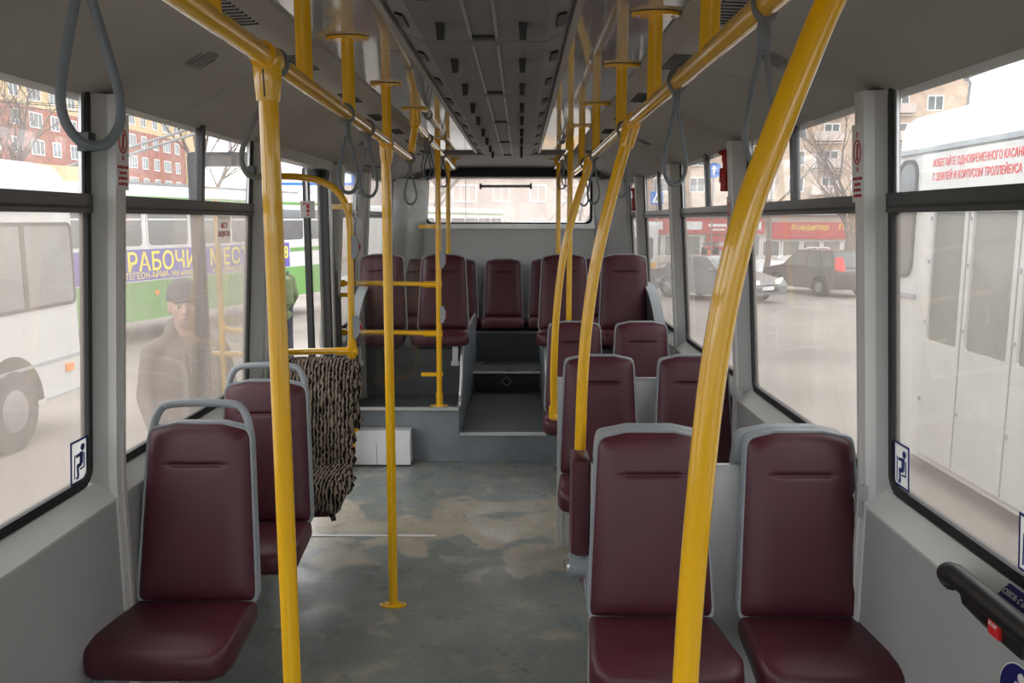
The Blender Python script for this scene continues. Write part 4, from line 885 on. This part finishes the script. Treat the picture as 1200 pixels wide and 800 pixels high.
m = MB(); q = fr[0]-fr[3]*.25; m.tube(spline([q+fr[1]*.72+fr[2]*2.45, q+fr[1]*.74+fr[2]*2.70, q+fr[1]*.82+fr[2]*2.76, q+fr[1]*3+fr[2]*2.76], 4), .012, 8); q2 = fr[0]-fr[3]*.5; m.build('roof_rail', 'hub', t)
m = MB(); q = fr[0]-fr[3]*.6; m.tube(spline([q+fr[1]*1.9+fr[2]*2.5, q+fr[1]*1.9+fr[2]*2.98, q+fr[1]*2.0+fr[2]*3.08, q+fr[1]*2.1+fr[2]*2.98, q+fr[1]*2.1+fr[2]*2.5], 5), .02, 8); m.build('roof_hook', 'hub', t)

# cars
def car(name, label, pos, head, paint, L, Wd, prof, glassz, wheels, estate=True, roofm=None):
    """prof: (x, z) silhouette of the hull from front to back at ground 0; glass house between glassz"""
    x, y = pos; g = gz(x, y); h = Vector((*head, 0)).normalized(); o = Vector((x, y, g)); side = h.cross(Vector((0, 0, 1))); t = thing(name, label, 'car', (x, y, g))
    P = lambda a, b, c: o+h*a+side*b+Vector((0, 0, c))
    m = MB(); lo, hi, roof = prof
    # lower hull: full width; upper house: tapers inwards
    m.loft([[P(a, k*Wd/2*(1-.02*(c > .6)), c) for a, c in lo] for k in (-1, -.96, .96, 1)]); m.build('body', paint, t, ang=35)
    m = MB(); m.loft([[P(a, k*(Wd/2-.04-(c-glassz[0])*.22), c) for a, c in hi] for k in (-1, 1)]); m.build('cabin', roofm or paint, t, ang=35)
    for k in (-1, 1):
        for seg in roof:
            m = MB(); pts = [P(a, k*(Wd/2-.04-(c-glassz[0])*.22), c) for a, c in seg]; m.loft([[p-side*k*.01 for p in pts], [p+side*k*.006 for p in pts]]); m.build('side_window', 'ext_glass', t)
    fs, bs = hi[1], hi[2]; a0, a1 = hi[0], hi[3]
    for p0, p1, nm in ((a0, fs, 'windscreen'), (a1, bs, 'rear_window')):
        m = MB(); w0 = Wd/2-.12; w1 = w0-.14; dx = .012*(1 if nm == 'windscreen' else -1)
        q = lambda f, w, e: P(p0[0]+(p1[0]-p0[0])*f+e, w, p0[1]+(p1[1]-p0[1])*f+.01)
        m.hex([q(.06, -w0, 0), q(.06, w0, 0), q(.06, w0, dx), q(.06, -w0, dx), q(.9, -w1, 0), q(.9, w1, 0), q(.9, w1, dx), q(.9, -w1, dx)]); m.build(nm, 'ext_glass', t)
    for a in wheels:
        for k in (-1, 1):
            c = P(a, k*(Wd/2-.05), .34); w_ = MB().tube([c-side*k*.16, c, c+side*k*.06], [.34, .34, .31], 22).build('wheel', 'tyre', t); MB().tube([c+side*k*.05, c+side*k*.075], [.20, .17], 14).build('hub', 'hub', w_)
    fx = lo[0][0]; bx = max(p[0]*-1 for p in lo)*-1
    for k in (-1, 1):
        m = MB(); m.hex([P(fx+.0, k*(Wd/2-.50), .62), P(fx+.04, k*(Wd/2-.50), .62), P(fx-.06, k*(Wd/2-.06), .64), P(fx-.12, k*(Wd/2-.06), .64), P(fx-.02, k*(Wd/2-.50), .74), P(fx+.02, k*(Wd/2-.50), .74), P(fx-.10, k*(Wd/2-.06), .80), P(fx-.16, k*(Wd/2-.06), .80)]); m.build('headlamp', 'head_lamp', t)
        z0, z1 = (.95, 1.42) if estate else (.72, .92)
        m = MB(); m.hex([P(bx-.03, k*(Wd/2-.30), z0), P(bx+.14, k*(Wd/2-.005), z0), P(bx+.14, k*(Wd/2+.012), z0), P(bx-.05, k*(Wd/2-.20), z0), P(bx+.10, k*(Wd/2-.26), z1), P(bx+.24, k*(Wd/2-.12), z1), P(bx+.24, k*(Wd/2-.06), z1), P(bx+.06, k*(Wd/2-.20), z1)]); m.build('tail_lamp', 'red_lamp', t)
    m = MB(); m.hex([P(fx-.02, -.5, .38), P(fx-.02, .5, .38), P(fx+.03, .5, .38), P(fx+.03, -.5, .38), P(fx-.02, -.45, .60), P(fx-.02, .45, .60), P(fx+.03, .45, .60), P(fx+.03, -.45, .60)]); m.build('grille', 'black_plastic', t)
    m = MB(); m.hex([P(fx+.0, -.26, .44), P(fx+.0, .26, .44), P(fx+.045, .26, .44), P(fx+.045, -.26, .44), P(fx, -.26, .55), P(fx, .26, .55), P(fx+.045, .26, .55), P(fx+.045, -.26, .55)]); m.build('number_plate', 'win_white', t)
    for k in (-1, 1): m = MB(); m.ell(P(.75, k*(Wd/2+.10), 1.02), .09, .09, .07, 10, 6); m.build('door_mirror', paint, t)
    return t
suvL = [(2.25, .30), (2.28, .62), (2.15, .86), (1.15, 1.02), (-2.1, 1.06), (-2.25, .95), (-2.28, .55), (-2.20, .32), (-1.78, .30), (-1.72, .5), (-1.55, .70), (-1.28, .73), (-1.02, .66), (-.90, .45), (-.88, .28), (.85, .26), (.88, .45), (1.02, .66), (1.28, .73), (1.56, .70), (1.72, .5), (1.78, .30)]
suvH = [(1.05, 1.0), (.25, 1.60), (-1.75, 1.62), (-2.15, 1.04)]
suvG = [[(.92, 1.06), (.22, 1.52), (-.40, 1.56), (-.40, 1.06)], [(-.48, 1.06), (-.48, 1.56), (-1.25, 1.56), (-1.25, 1.06)], [(-1.32, 1.06), (-1.32, 1.55), (-1.62, 1.53), (-1.90, 1.12)]]
car('off_road_car', 'dark boxy car with a red tail lamp driving away across the road', (11.0, 30.5), (-.28, .96), 'car_dark', 4.5, 1.84, (suvL, suvH, suvG), (1.0, 1.6), (1.3, -1.3))
sedL = [(2.2, .28), (2.24, .55), (2.12, .74), (1.1, .92), (-1.5, .96), (-2.15, .92), (-2.22, .6), (-2.18, .30), (-1.78, .28), (-1.72, .45), (-1.55, .64), (-1.28, .68), (-1.02, .62), (-.90, .42), (-.88, .24), (.85, .22), (.88, .42), (1.02, .62), (1.28, .68), (1.56, .64), (1.72, .45), (1.78, .28)]
sedH = [(1.1, .91), (.35, 1.42), (-.95, 1.42), (-1.65, .95)]
sedG = [[(.95, .96), (.32, 1.36), (-.25, 1.38), (-.25, .96)], [(-.32, .96), (-.32, 1.38), (-.92, 1.36), (-1.35, .99)]]
car('saloon_car', 'grey car with a lit headlamp coming towards the bus', (6.5, 27.5), (.55, -.83), 'car_grey', 4.4, 1.76, (sedL, sedH, sedG), (.9, 1.4), (1.3, -1.3), False)
car('saloon_car', 'white parked car outside the rear window', (1.35, 46), (1, .1), 'car_white', 4.4, 1.76, (sedL, sedH, sedG), (.9, 1.4), (1.3, -1.3), False)
car('saloon_car', 'white parked car half behind the snow bank at the shop front', (20, 57), (-1, .35), 'car_white', 4.4, 1.76, (sedL, sedH, sedG), (.9, 1.4), (1.3, -1.3), False)
# yellow bus far off
gy = gz(5.5, 33); fr = frame_at((5.2, 32, 0), (.98, .2, 0)); t = thing('bus', 'distant pale bus with an orange band, seen through the pane by the wheel cover', 'bus', (6, 34, gy))
bus_body(t, fr, -5.2, .2, gy+.35, 1.55, 2.3, 'bus_white', .25)
for k in range(4): win(t, fr, -5+k*1.27, -3.85+k*1.27, .12, .95, .1)
m = MB(); m.rect(fr, -5.1, .1, -.46, .0, .003, .004); m.build('orange_band', 'bus_yellow', t)
for s in (-4, -.8): wheel(t, fr, s, gy+.42, .42)

# buildings
def facade_windows(t, fr, s0, s1, z0, z1, ds, dz, ww, wh, skip=None, gm='ext_glass'):
    first = None; o, r, u, n = fr; off = OFF[t.name]
    me = me2 = None
    nz_ = int((z1-z0)/dz); ns = int((s1-s0)/ds)
    for i in range(nz_):
        for k in range(ns):
            if skip and skip(i, k): continue
            w = ww if k % 3 else ww*1.45
            if me is None or True:
                c = o+r*(s0+ds*(k+.5))+u*(z0+dz*(i+.5)); key = (round(w, 3))
                if key not in CACHE_:
                    f2 = (Vector((0, 0, 0)), r, u, n); m = MB(); m.ring(f2, [(-w/2, -wh/2), (w/2, -wh/2), (w/2, wh/2), (-w/2, wh/2)], [(-w/2+.12, -wh/2+.12), (w/2-.12, -wh/2+.12), (w/2-.12, wh/2-.12), (-w/2+.12, wh/2-.12)], -.05, .06)
                    for q in ((0,) if w < ww*1.2 else (-w/6, w/6)): m.rect(f2, q-.05, q+.05, -wh/2+.1, wh/2-.1, -.02, .06)
                    a = m.mesh('window', 'win_white', smooth=False); m = MB(); m.rect(f2, -w/2+.06, w/2-.06, -wh/2+.06, wh/2-.06, -.02, .03); CACHE_[key] = (a, m.mesh('pane', gm, smooth=False))
                a, b = CACHE_[key]; wo_ = bpy.data.objects.new('window', a); COL.objects.link(wo_); wo_.parent = t; wo_.location = c-off
                po = bpy.data.objects.new('pane', b); COL.objects.link(po); po.parent = wo_
CACHE_ = {}
fr = frame_at((-52, 70, 0), (0, 1, 0)); t = thing('apartment_building', 'long brick block with cream upper storeys beyond the minibus', 'building', (-58, 95, -2))
m = MB(); fbox(m, fr, -25, 61, -2.1, 13.6, -12, 0); m.build('brick_wall', 'brick_red', t); m = MB(); fbox(m, fr, -25, 61, 13.6, 27, -12, 0); m.build('cream_wall', 'brick_cream', t); m = MB(); fbox(m, fr, 61, 66.1, -2.1, 27, -12.1, .2); m.build('cream_bay', 'brick_cream', t); m = MB(); fbox(m, fr, -25.5, 66.5, 27, 27.5, -12.5, .5); m.build('roof_slab', 'hub', t)
facade_windows(t, fr, -14, 60, -.6, 25, 3.7, 2.85, 1.7, 1.65)
CACHE_ = {}
fr = frame_at((14, 92, 0), (1, -.05, 0)); t = thing('apartment_building', 'tall beige brick block with balconies behind the bare trees across the road', 'building', (30, 98, -2))
m = MB(); fbox(m, fr, -2, 33, -2.1, 24, -12, 0); m.build('brick_wall', 'brick_beige', t); m = MB(); fbox(m, fr, -2.3, 33.3, 24, 24.6, -12.3, .4); m.build('roof_slab', 'hub', t)
facade_windows(t, fr, 0, 32, 4.0, 23.5, 3.5, 2.8, 1.7, 1.6)
for i in range(6):
    for s in (17.2, 24.3):
        m = MB(); fbox(m, fr, s, s+3.2, 4.3+i*2.8, 5.3+i*2.8, 0, 1.0); fbox(m, fr, s, s+3.2, 6.85+i*2.8, 6.95+i*2.8, 0, 1.0); m.build('balcony', 'plaster_pink', t)
CACHE_ = {}
fr = frame_at((-16, 78, 0), (1, .02, 0)); t = thing('apartment_building', 'pale pinkish building filling the view of the rear window', 'building', (-3, 85, -2))
m = MB(); fbox(m, fr, -2, 27, -2.1, 13, -12, 0); m.build('plaster_wall', 'plaster_pink', t)
facade_windows(t, fr, -1, 26, -.6, 12.4, 3.4, 3.1, 1.6, 1.6, gm='plaster_pink')  # panes take the wall colour: washed-out haze put into the colour
CACHE_ = {}
# shops along the road
gs = gz(20, 66); fr = frame_at((12, 68, 0), (1, -.12, 0)); t = thing('shop_building', 'low row of shops with a long red fascia and yellow lettering across the road', 'building', (25, 72, gs))
m = MB(); fbox(m, fr, -2, 36, gs-.1, 2.0, -9, 0); m.build('shop_wall', 'shop_wall', t); m = MB(); fbox(m, fr, -2.2, 36.2, 2.0, 2.25, -9, .6); m.build('snowy_roof_edge', 'snow', t)
m = MB(); fbox(m, fr, 8.2, 36, .15, 1.45, 0, .35); m.build('red_fascia', 'shop_red', t); m = MB(); fbox(m, fr, -2, 7.6, .55, 1.75, 0, .4); m.build('red_fascia', 'shop_red', t)
q = fr[0]+fr[3]*.36
text('Кондитер', .62, (q+fr[1]*9.6+fr[2]*1.05, *fr[1:]), 'sign_yellow', t, 'LEFT', bold=.01); text('Продукты !', .62, (q+fr[1]*13.2+fr[2]*1.05, *fr[1:]), 'sign_yellow', t, 'LEFT', bold=.01)
q = fr[0]+fr[3]*.41
for s, w in ((-1.4, 1.0), (1.0, 1.7), (5.4, 1.9)):
    m = MB(); m.rect((q, *fr[1:]), s, s+w, .85, 1.5, 0, .03); m.build('sign_panel', 'win_white', t)
m = MB(); m.rect((q, *fr[1:]), 3.2, 4.9, 1.1, 1.3, 0, .02); m.rect((q, *fr[1:]), 3.5, 4.5, .8, .92, 0, .02); m.build('sign_strokes', 'win_white', t)
for k in range(11):
    s = -1.8+k*1.55
    if s > 16: break
    win(t, fr, s, s+1.4, gs+.5, .42 if s < 7 else .02, .03, frame='win_white', glass='ext_glass_dusty', par='shop_window', fw=.09)
for k in range(6): win(t, fr, 17+k*3, 18.8+k*3, gs+.5, 0, .03, frame='win_white', glass='ext_glass_dusty', par='shop_window', fw=.09)
m = MB(); f3 = (fr[0]+fr[3]*.12, *fr[1:]); m.rect(f3, 3.1, 4.9, -.1, .45, 0, .03); m.rect(f3, 3.1, 4.9, -.75, -.45, 0, .03); m.build('red_poster', 'shop_red', t); m = MB(); m.disc(f3, 3.4, -1.0, .22, 0, .03); m.build('poster_spot', 'orange_lamp', t); m = MB(); m.disc(f3, 4.6, -1.0, .22, 0, .03); m.build('poster_spot', 'sign_blue', t)
# snow banks
for (x0, y0, x1, y1, lab, h) in ((9, 52, 30, 46, 'dirty snow bank along the kerb in front of the shops', .9), (3, 55, 9, 54, 'snow bank along the kerb behind the grey car', .7), (-14, 26, -6, 40, 'dirty snow ridge beyond the green trolleybus', .5)):
    m = MB(); rs = random.Random(int(x0*7+y0)); loops = []; dx, dy = x1-x0, y1-y0; ln = math.hypot(dx, dy); nx_, ny_ = -dy/ln, dx/ln; N = int(ln/.7)
    for i in range(N+1):
        f = i/N; x, y = x0+dx*f, y0+dy*f; hh = h*(.45+.55*rs.random())*math.sin(math.pi*min(1, max(.02, f)))**.3; lp = []
        for k in range(9): a = k/8*2-1; px_, py_ = x+nx_*a*1.3+rs.uniform(-.1, .1), y+ny_*a*1.3; lp.append((px_, py_, gz(px_, py_)-.05+hh*math.cos(a*math.pi/2)*(.8+.4*rs.random())))
        loops.append(lp)
    tag(m.loft(loops, cap=False, closed=False).build('snow_bank', 'snow', None, (x0, y0, gz(x0, y0))), lab, 'snow')
# trees
def tree(label, x, y, h, seed):
    rs = random.Random(seed); g = gz(x, y); t = thing('bare_tree', label, 'tree', (x, y, g), 'bare winter trees'); m = MB(); tr = MB()
    def grow(mm, p, d, ln, r, lv):
        pts = [p]; q = p.copy(); dd = d.copy(); n = 4 if lv < 2 else 3
        for i in range(n): dd = (dd+Vector((rs.uniform(-.18, .18), rs.uniform(-.18, .18), rs.uniform(-.02, .14)))).normalized(); q = q+dd*ln/n; pts.append(q)
        mm.tube(pts, [r*(1-.55*i/n) for i in range(n+1)], 6 if lv < 2 else 3, cap=False)
        if lv >= 4: return
        for k in range(5 if lv == 0 else 4):
            i = rs.randint(1 if lv else 2, n); a = rs.uniform(0, 6.28); e = rs.uniform(.5, .95)
            nd = (dd*(1-e*.4)+Vector((math.cos(a), math.sin(a), .15))*e*.8).normalized(); grow(m, pts[i], nd, ln*rs.uniform(.5, .72), r*.42, lv+1)
    grow(tr, Vector((x, y, g-.1)), Vector((0, 0, 1)), h*.5, h*.019, 0)
    tr.build('trunk', 'bark', t); tag(m.build('branches', 'bark', t), kind='stuff')
tree('bare tree standing before the yellow shop lettering', 20.4, 51, 11, 1); tree('slim bare tree beside the shop entrance', 14.2, 48, 10, 2); tree('bare tree in front of the beige balcony block', 24, 60, 13, 3)
tree('bare tree before the brick block, seen above the minibus', -24, 42, 12, 4); tree('bare tree seen in the small sash next to the doorway', -13.5, 34, 11, 5); tree('bushy bare tree against the brick block beside the minibus roof', -30, 50, 13, 6); tree('bare tree outside the rear window', 4.5, 62, 10, 8); tree('bare tree outside the rear window, above the pale trolleybus', -6.5, 60, 10, 9)
# road signs, billboard
t = thing('road_sign', 'round blue road sign with a white arrow pointing up', 'sign', (9.9, 43, gz(10, 43))); fr = frame_at((9.9, 43, 4.1), (1, -.2, 0)); g = gz(10, 43)
MB().cyl((9.9, 43.06, g), (9.9, 43.06, 4.5), .04, 8).build('sign_post', 'hub', t); MB().disc(fr, 0, 0, .38, 0, .02, 30).build('sign_disc', 'sign_blue', t)
m = MB(); m.rect(fr, -.05, .05, -.24, .1, .021, .004); m.poly(fr, [(-.13, .06), (.13, .06), (0, .27)], .021, .004); m.build('arrow', 'win_white', t)
t = thing('road_sign', 'square blue pedestrian crossing sign beyond the red hammer', 'sign', (7.2, 44, gz(7, 44))); fr = frame_at((7.2, 44, 2.75), (1, -.15, 0))
MB().cyl((7.2, 44.06, gz(7, 44)), (7.2, 44.06, 3.1), .04, 8).build('sign_post', 'hub', t); MB().rect(fr, -.33, .33, -.33, .33, 0, .02).build('sign_plate', 'sign_blue', t)
m = MB(); m.poly(fr, [(-.26, -.24), (.26, -.24), (0, .26)], .021, .004); m.build('white_triangle', 'win_white', t); m = MB(); m.disc(fr, .02, .08, .04, .026, .003); m.bar(fr, .02, .04, 0, -.06, .06, .026, .003); m.bar(fr, 0, -.06, -.08, -.2, .035, .026, .003); m.bar(fr, 0, -.06, .08, -.2, .035, .026, .003); m.build('walker', 'black_plastic', t)
t = thing('billboard', 'white billboard with a thin blue border above the trolleybus by the doorway', 'billboard', (-10, 38, -1.2)); fr = frame_at((-9.6, 38, 4.9), (1, .1, 0))
MB().rect(fr, -2.2, 2.2, -1.75, 1.75, 0, .2).build('board', 'win_white', t); m = MB(); m.ring(fr, rrect(-2.2, 2.2, -1.75, 1.75, .02, 1), rrect(-2.08, 2.08, -1.63, 1.63, .02, 1), .2, .24); m.build('border', 'sign_blue', t); MB().cyl((-9.6, 38.2, gz(-10, 38)), (-9.6, 38.2, 3.2), .16, 12).build('board_post', 'hub', t)
for k, (z, x) in enumerate(((6.2, -14), (6.6, -16), (7.2, -12))):
    m = MB(); m.tube([(-70, 30+k*6, z+3), (x, 38+k*5, z), (20, 55+k*4, z+2.5)], .018, 5); tag(m.build('overhead_wire', 'rubber', None, (x, 38, z)), ('lowest', 'middle', 'highest')[k]+' of the thin overhead trolley wires above the square', 'wire', 'overhead wires')

# ------------------------------------------------------------------ people
def blob(parts, name, m_, parent, vox=.014, smooth=6):
    m = MB()
    for p in parts:
        if p[0] == 'c':
            _, a, b, r0, r1 = p; a, b = Vector(a), Vector(b); d = (b-a); n = 6
            m.tube([a-d.normalized()*r0*.85, a-d.normalized()*r0*.5, a]+[a+d*(i/n) for i in range(1, n)]+[b, b+d.normalized()*r1*.5, b+d.normalized()*r1*.85], [r0*.45, r0*.85, r0]+[r0+(r1-r0)*i/n for i in range(1, n)]+[r1, r1*.85, r1*.45], 14)
        else: m.ell(p[1], *p[2], 18, 12)
    o = m.build(name, m_, parent); md = o.modifiers.new('one_skin', 'REMESH'); md.mode = 'VOXEL'; md.voxel_size = vox; md.use_smooth_shade = True
    sm = o.modifiers.new('relax', 'SMOOTH'); sm.iterations = smooth; sm.factor = .5; return o
def person(label, pos, yaw, look, scale=1.0, hatted=True, backpack=False, coatm='coat_brown', lod=1):
    x, y = pos; g = gz(x, y); t = thing('person', label, 'person', (x, y, g)); t.rotation_euler = (0, 0, yaw); t.scale = (scale,)*3; OFF[t.name] = Vector()
    # local frame: faces -y, feet at z = 0, height 1.75
    hc = (0, -.01, 1.635)
    body = [('e', (0, .0, 1.665), (.076, .094, .095)), ('e', (0, -.025, 1.605), (.062, .075, .085)), ('e', (0, -.055, 1.555), (.042, .045, .036)), ('c', (0, .01, 1.42), (0, 0, 1.56), .058, .054),
            ('c', (0, -.100, 1.645), (0, -.118, 1.606), .010, .017), ('e', (-.030, -.085, 1.660), (.022, .014, .008)), ('e', (.030, -.085, 1.660), (.022, .014, .008)), ('e', (0, -.100, 1.572), (.026, .012, .009)),
            ('e', (-.078, .005, 1.62), (.010, .020, .030)), ('e', (.078, .005, 1.62), (.010, .020, .030)), ('e', (-.042, -.07, 1.615), (.020, .02, .02)), ('e', (.042, -.07, 1.615), (.020, .02, .02)),
            ('e', (0, .01, 1.28), (.17, .105, .20)), ('e', (0, .01, 1.02), (.155, .10, .17)), ('c', (-.11, .01, 1.375), (.11, .01, 1.375), .060, .060)]
    for s in (-1, 1):
        body += [('c', (s*.16, .01, 1.385), (s*.212, .05, 1.12), .050, .042), ('c', (s*.212, .05, 1.12), (s*.165, -.11, .93), .042, .032), ('c', (s*.09, .01, .95), (s*.10, -.015, .50), .085, .058), ('c', (s*.10, -.015, .50), (s*.105, .02, .09), .058, .040), ('c', (s*.105, .03, .045), (s*.115, -.15, .04), .045, .035)]
        hx, hy, hz_ = s*.158, -.125, .905
        body += [('e', (hx, hy, hz_), (.022, .040, .045))]+[('c', (hx+s*.0+.0, hy-.028+.017*k, hz_-.03), (hx-s*.012, hy-.038+.017*k, hz_-.085+.008*abs(k-1)), .0095, .008) for k in range(4)]+[('c', (hx-s*.012, hy-.03, hz_+.01), (hx-s*.03, hy-.055, hz_-.035), .011, .009)]
    b = blob(body, 'body', 'skin', t, .011 if lod else .02, 3)
    if lod:
        for s in (-1, 1):
            MB().ell((s*.031, -.093, 1.637), .0125, .008, .0075, 10, 6).build('eye', 'eye_white', t); MB().ell((s*.031, -.0995, 1.637), .0058, .003, .0062, 10, 6).build('iris', 'eye_dark', t)
            MB().tube([(s*.014, -.105, 1.658), (s*.032, -.105, 1.664), (s*.052, -.090, 1.657)], [.003, .0045, .003], 6).build('eyebrow', 'eye_dark', t)
        MB().tube([(-.023, -.103, 1.572), (0, -.113, 1.574), (.023, -.103, 1.572)], [.003, .0055, .003], 6).build('lips', 'lip', t)
    coat = [('c', (-.11, .015, 1.385), (.11, .015, 1.385), .088, .088), ('e', (0, .01, 1.25), (.185, .140, .24)), ('e', (0, .01, 1.0), (.175, .140, .24)), ('e', (0, .005, .82), (.185, .140, .15))]
    if not backpack: coat += [('c', (-.05, .055, 1.475), (.05, .055, 1.475), .062, .062), ('e', (-.075, .0, 1.475), (.04, .07, .055)), ('e', (.075, .0, 1.475), (.04, .07, .055)), ('e', (0, .09, 1.49), (.115, .06, .09))]
    for s in (-1, 1): coat += [('c', (s*.165, .015, 1.375), (s*.215, .05, 1.12), .074, .064), ('c', (s*.215, .05, 1.12), (s*.165, -.10, .945), .064, .056), ('e', (s*.15, -.125, .90), (.065, .055, .085))]
    c = blob(coat, 'coat', coatm, t, .014, 4)
    m = MB(); m.tube([(0, -.152, 1.38), (0, -.158, 1.25), (0, -.158, 1.0), (0, -.150, .85)], .006, 6); m.build('zip', 'eye_dark', c)
    tr_ = []
    for s in (-1, 1): tr_ += [('c', (s*.09, .01, .92), (s*.10, -.012, .50), .100, .078), ('c', (s*.10, -.012, .50), (s*.105, .02, .12), .078, .068)]
    blob(tr_, 'trousers', 'trouser_dark', t, .016)
    for s in (-1, 1): m = MB(); m.ell((s*.108, -.05, .05), .055, .145, .055, 14, 8); m.ell((s*.105, .035, .09), .055, .06, .08, 12, 8); m.build('boot', 'black_plastic', t)
    if hatted:
        m = MB(); n = 20; loops = []
        for z, rx, ry in ((1.668, .083, .102), (1.672, .088, .107), (1.705, .088, .107), (1.708, .083, .102), (1.735, .080, .097), (1.765, .066, .080), (1.785, .040, .050), (1.792, .012, .015)): loops.append([(rx*math.cos(2*math.pi*k/n), .004+ry*math.sin(2*math.pi*k/n), z+(.008*math.sin(2*math.pi*k/n) if z < 1.71 else 0)) for k in range(n)])
        m.loft(loops).build('beanie', 'beanie', t, ang=80)
    else:
        MB().ell((0, .018, 1.685), .084, .096, .088, 18, 12).build('hair', 'eye_dark', t)
    if backpack:
        m = MB(); m.loft([[(px, py, z) for px, py in rrect(-w, w, .14, .14+dpt, .05, 4)] for z, w, dpt in ((.98, .13, .10), (1.0, .16, .16), (1.2, .165, .18), (1.38, .15, .15), (1.43, .10, .08))]); k = m.build('backpack', 'jacket_green', t)
        for s in (-1, 1): m = MB(); m.tube(spline([(s*.10, .15, 1.42), (s*.125, .05, 1.49), (s*.13, -.10, 1.40), (s*.14, -.145, 1.2), (s*.17, .02, 1.02), (s*.15, .15, 1.0)], 4), .014, 6); m.build('shoulder_strap', 'black_plastic', k)
        m = MB(); m.tube([(.17, .16, 1.1), (.20, .15, .95), (.19, .14, .80)], .014, 6); m.tube([(.19, .14, .80), (.20, .13, .70)], .022, 6); m.build('dangling_strap', 'black_plastic', k)
    return t
person('man in a dark knitted beanie and brown coat outside, looking in through the dusty window', (-1.79, 4.62), R(24), None, 1.0)
person('person in a green jacket with a backpack walking away outside the open doorway', (-3.68, 13.0), R(205), None, 1.0, hatted=False, backpack=True, coatm='jacket_green')
person('distant pedestrian in dark clothes walking by the shop windows', (11.9, 50.5), R(40), None, 1.0, coatm='trouser_dark', lod=0)
person('distant pedestrian in dark clothes standing near the lit car', (8.9, 40), R(100), None, 1.0, coatm='trouser_dark', lod=0)

# lettering: outlines become plain meshes
bpy.context.view_layer.update(); dg = bpy.context.evaluated_depsgraph_get()
for o in [o for o in COL.objects if o.type == 'FONT']:
    me = bpy.data.meshes.new_from_object(o.evaluated_get(dg)); n_ = bpy.data.objects.new('lettering', me); COL.objects.link(n_)
    n_.parent = o.parent; n_.matrix_local = o.matrix_local.copy(); bpy.data.objects.remove(o)
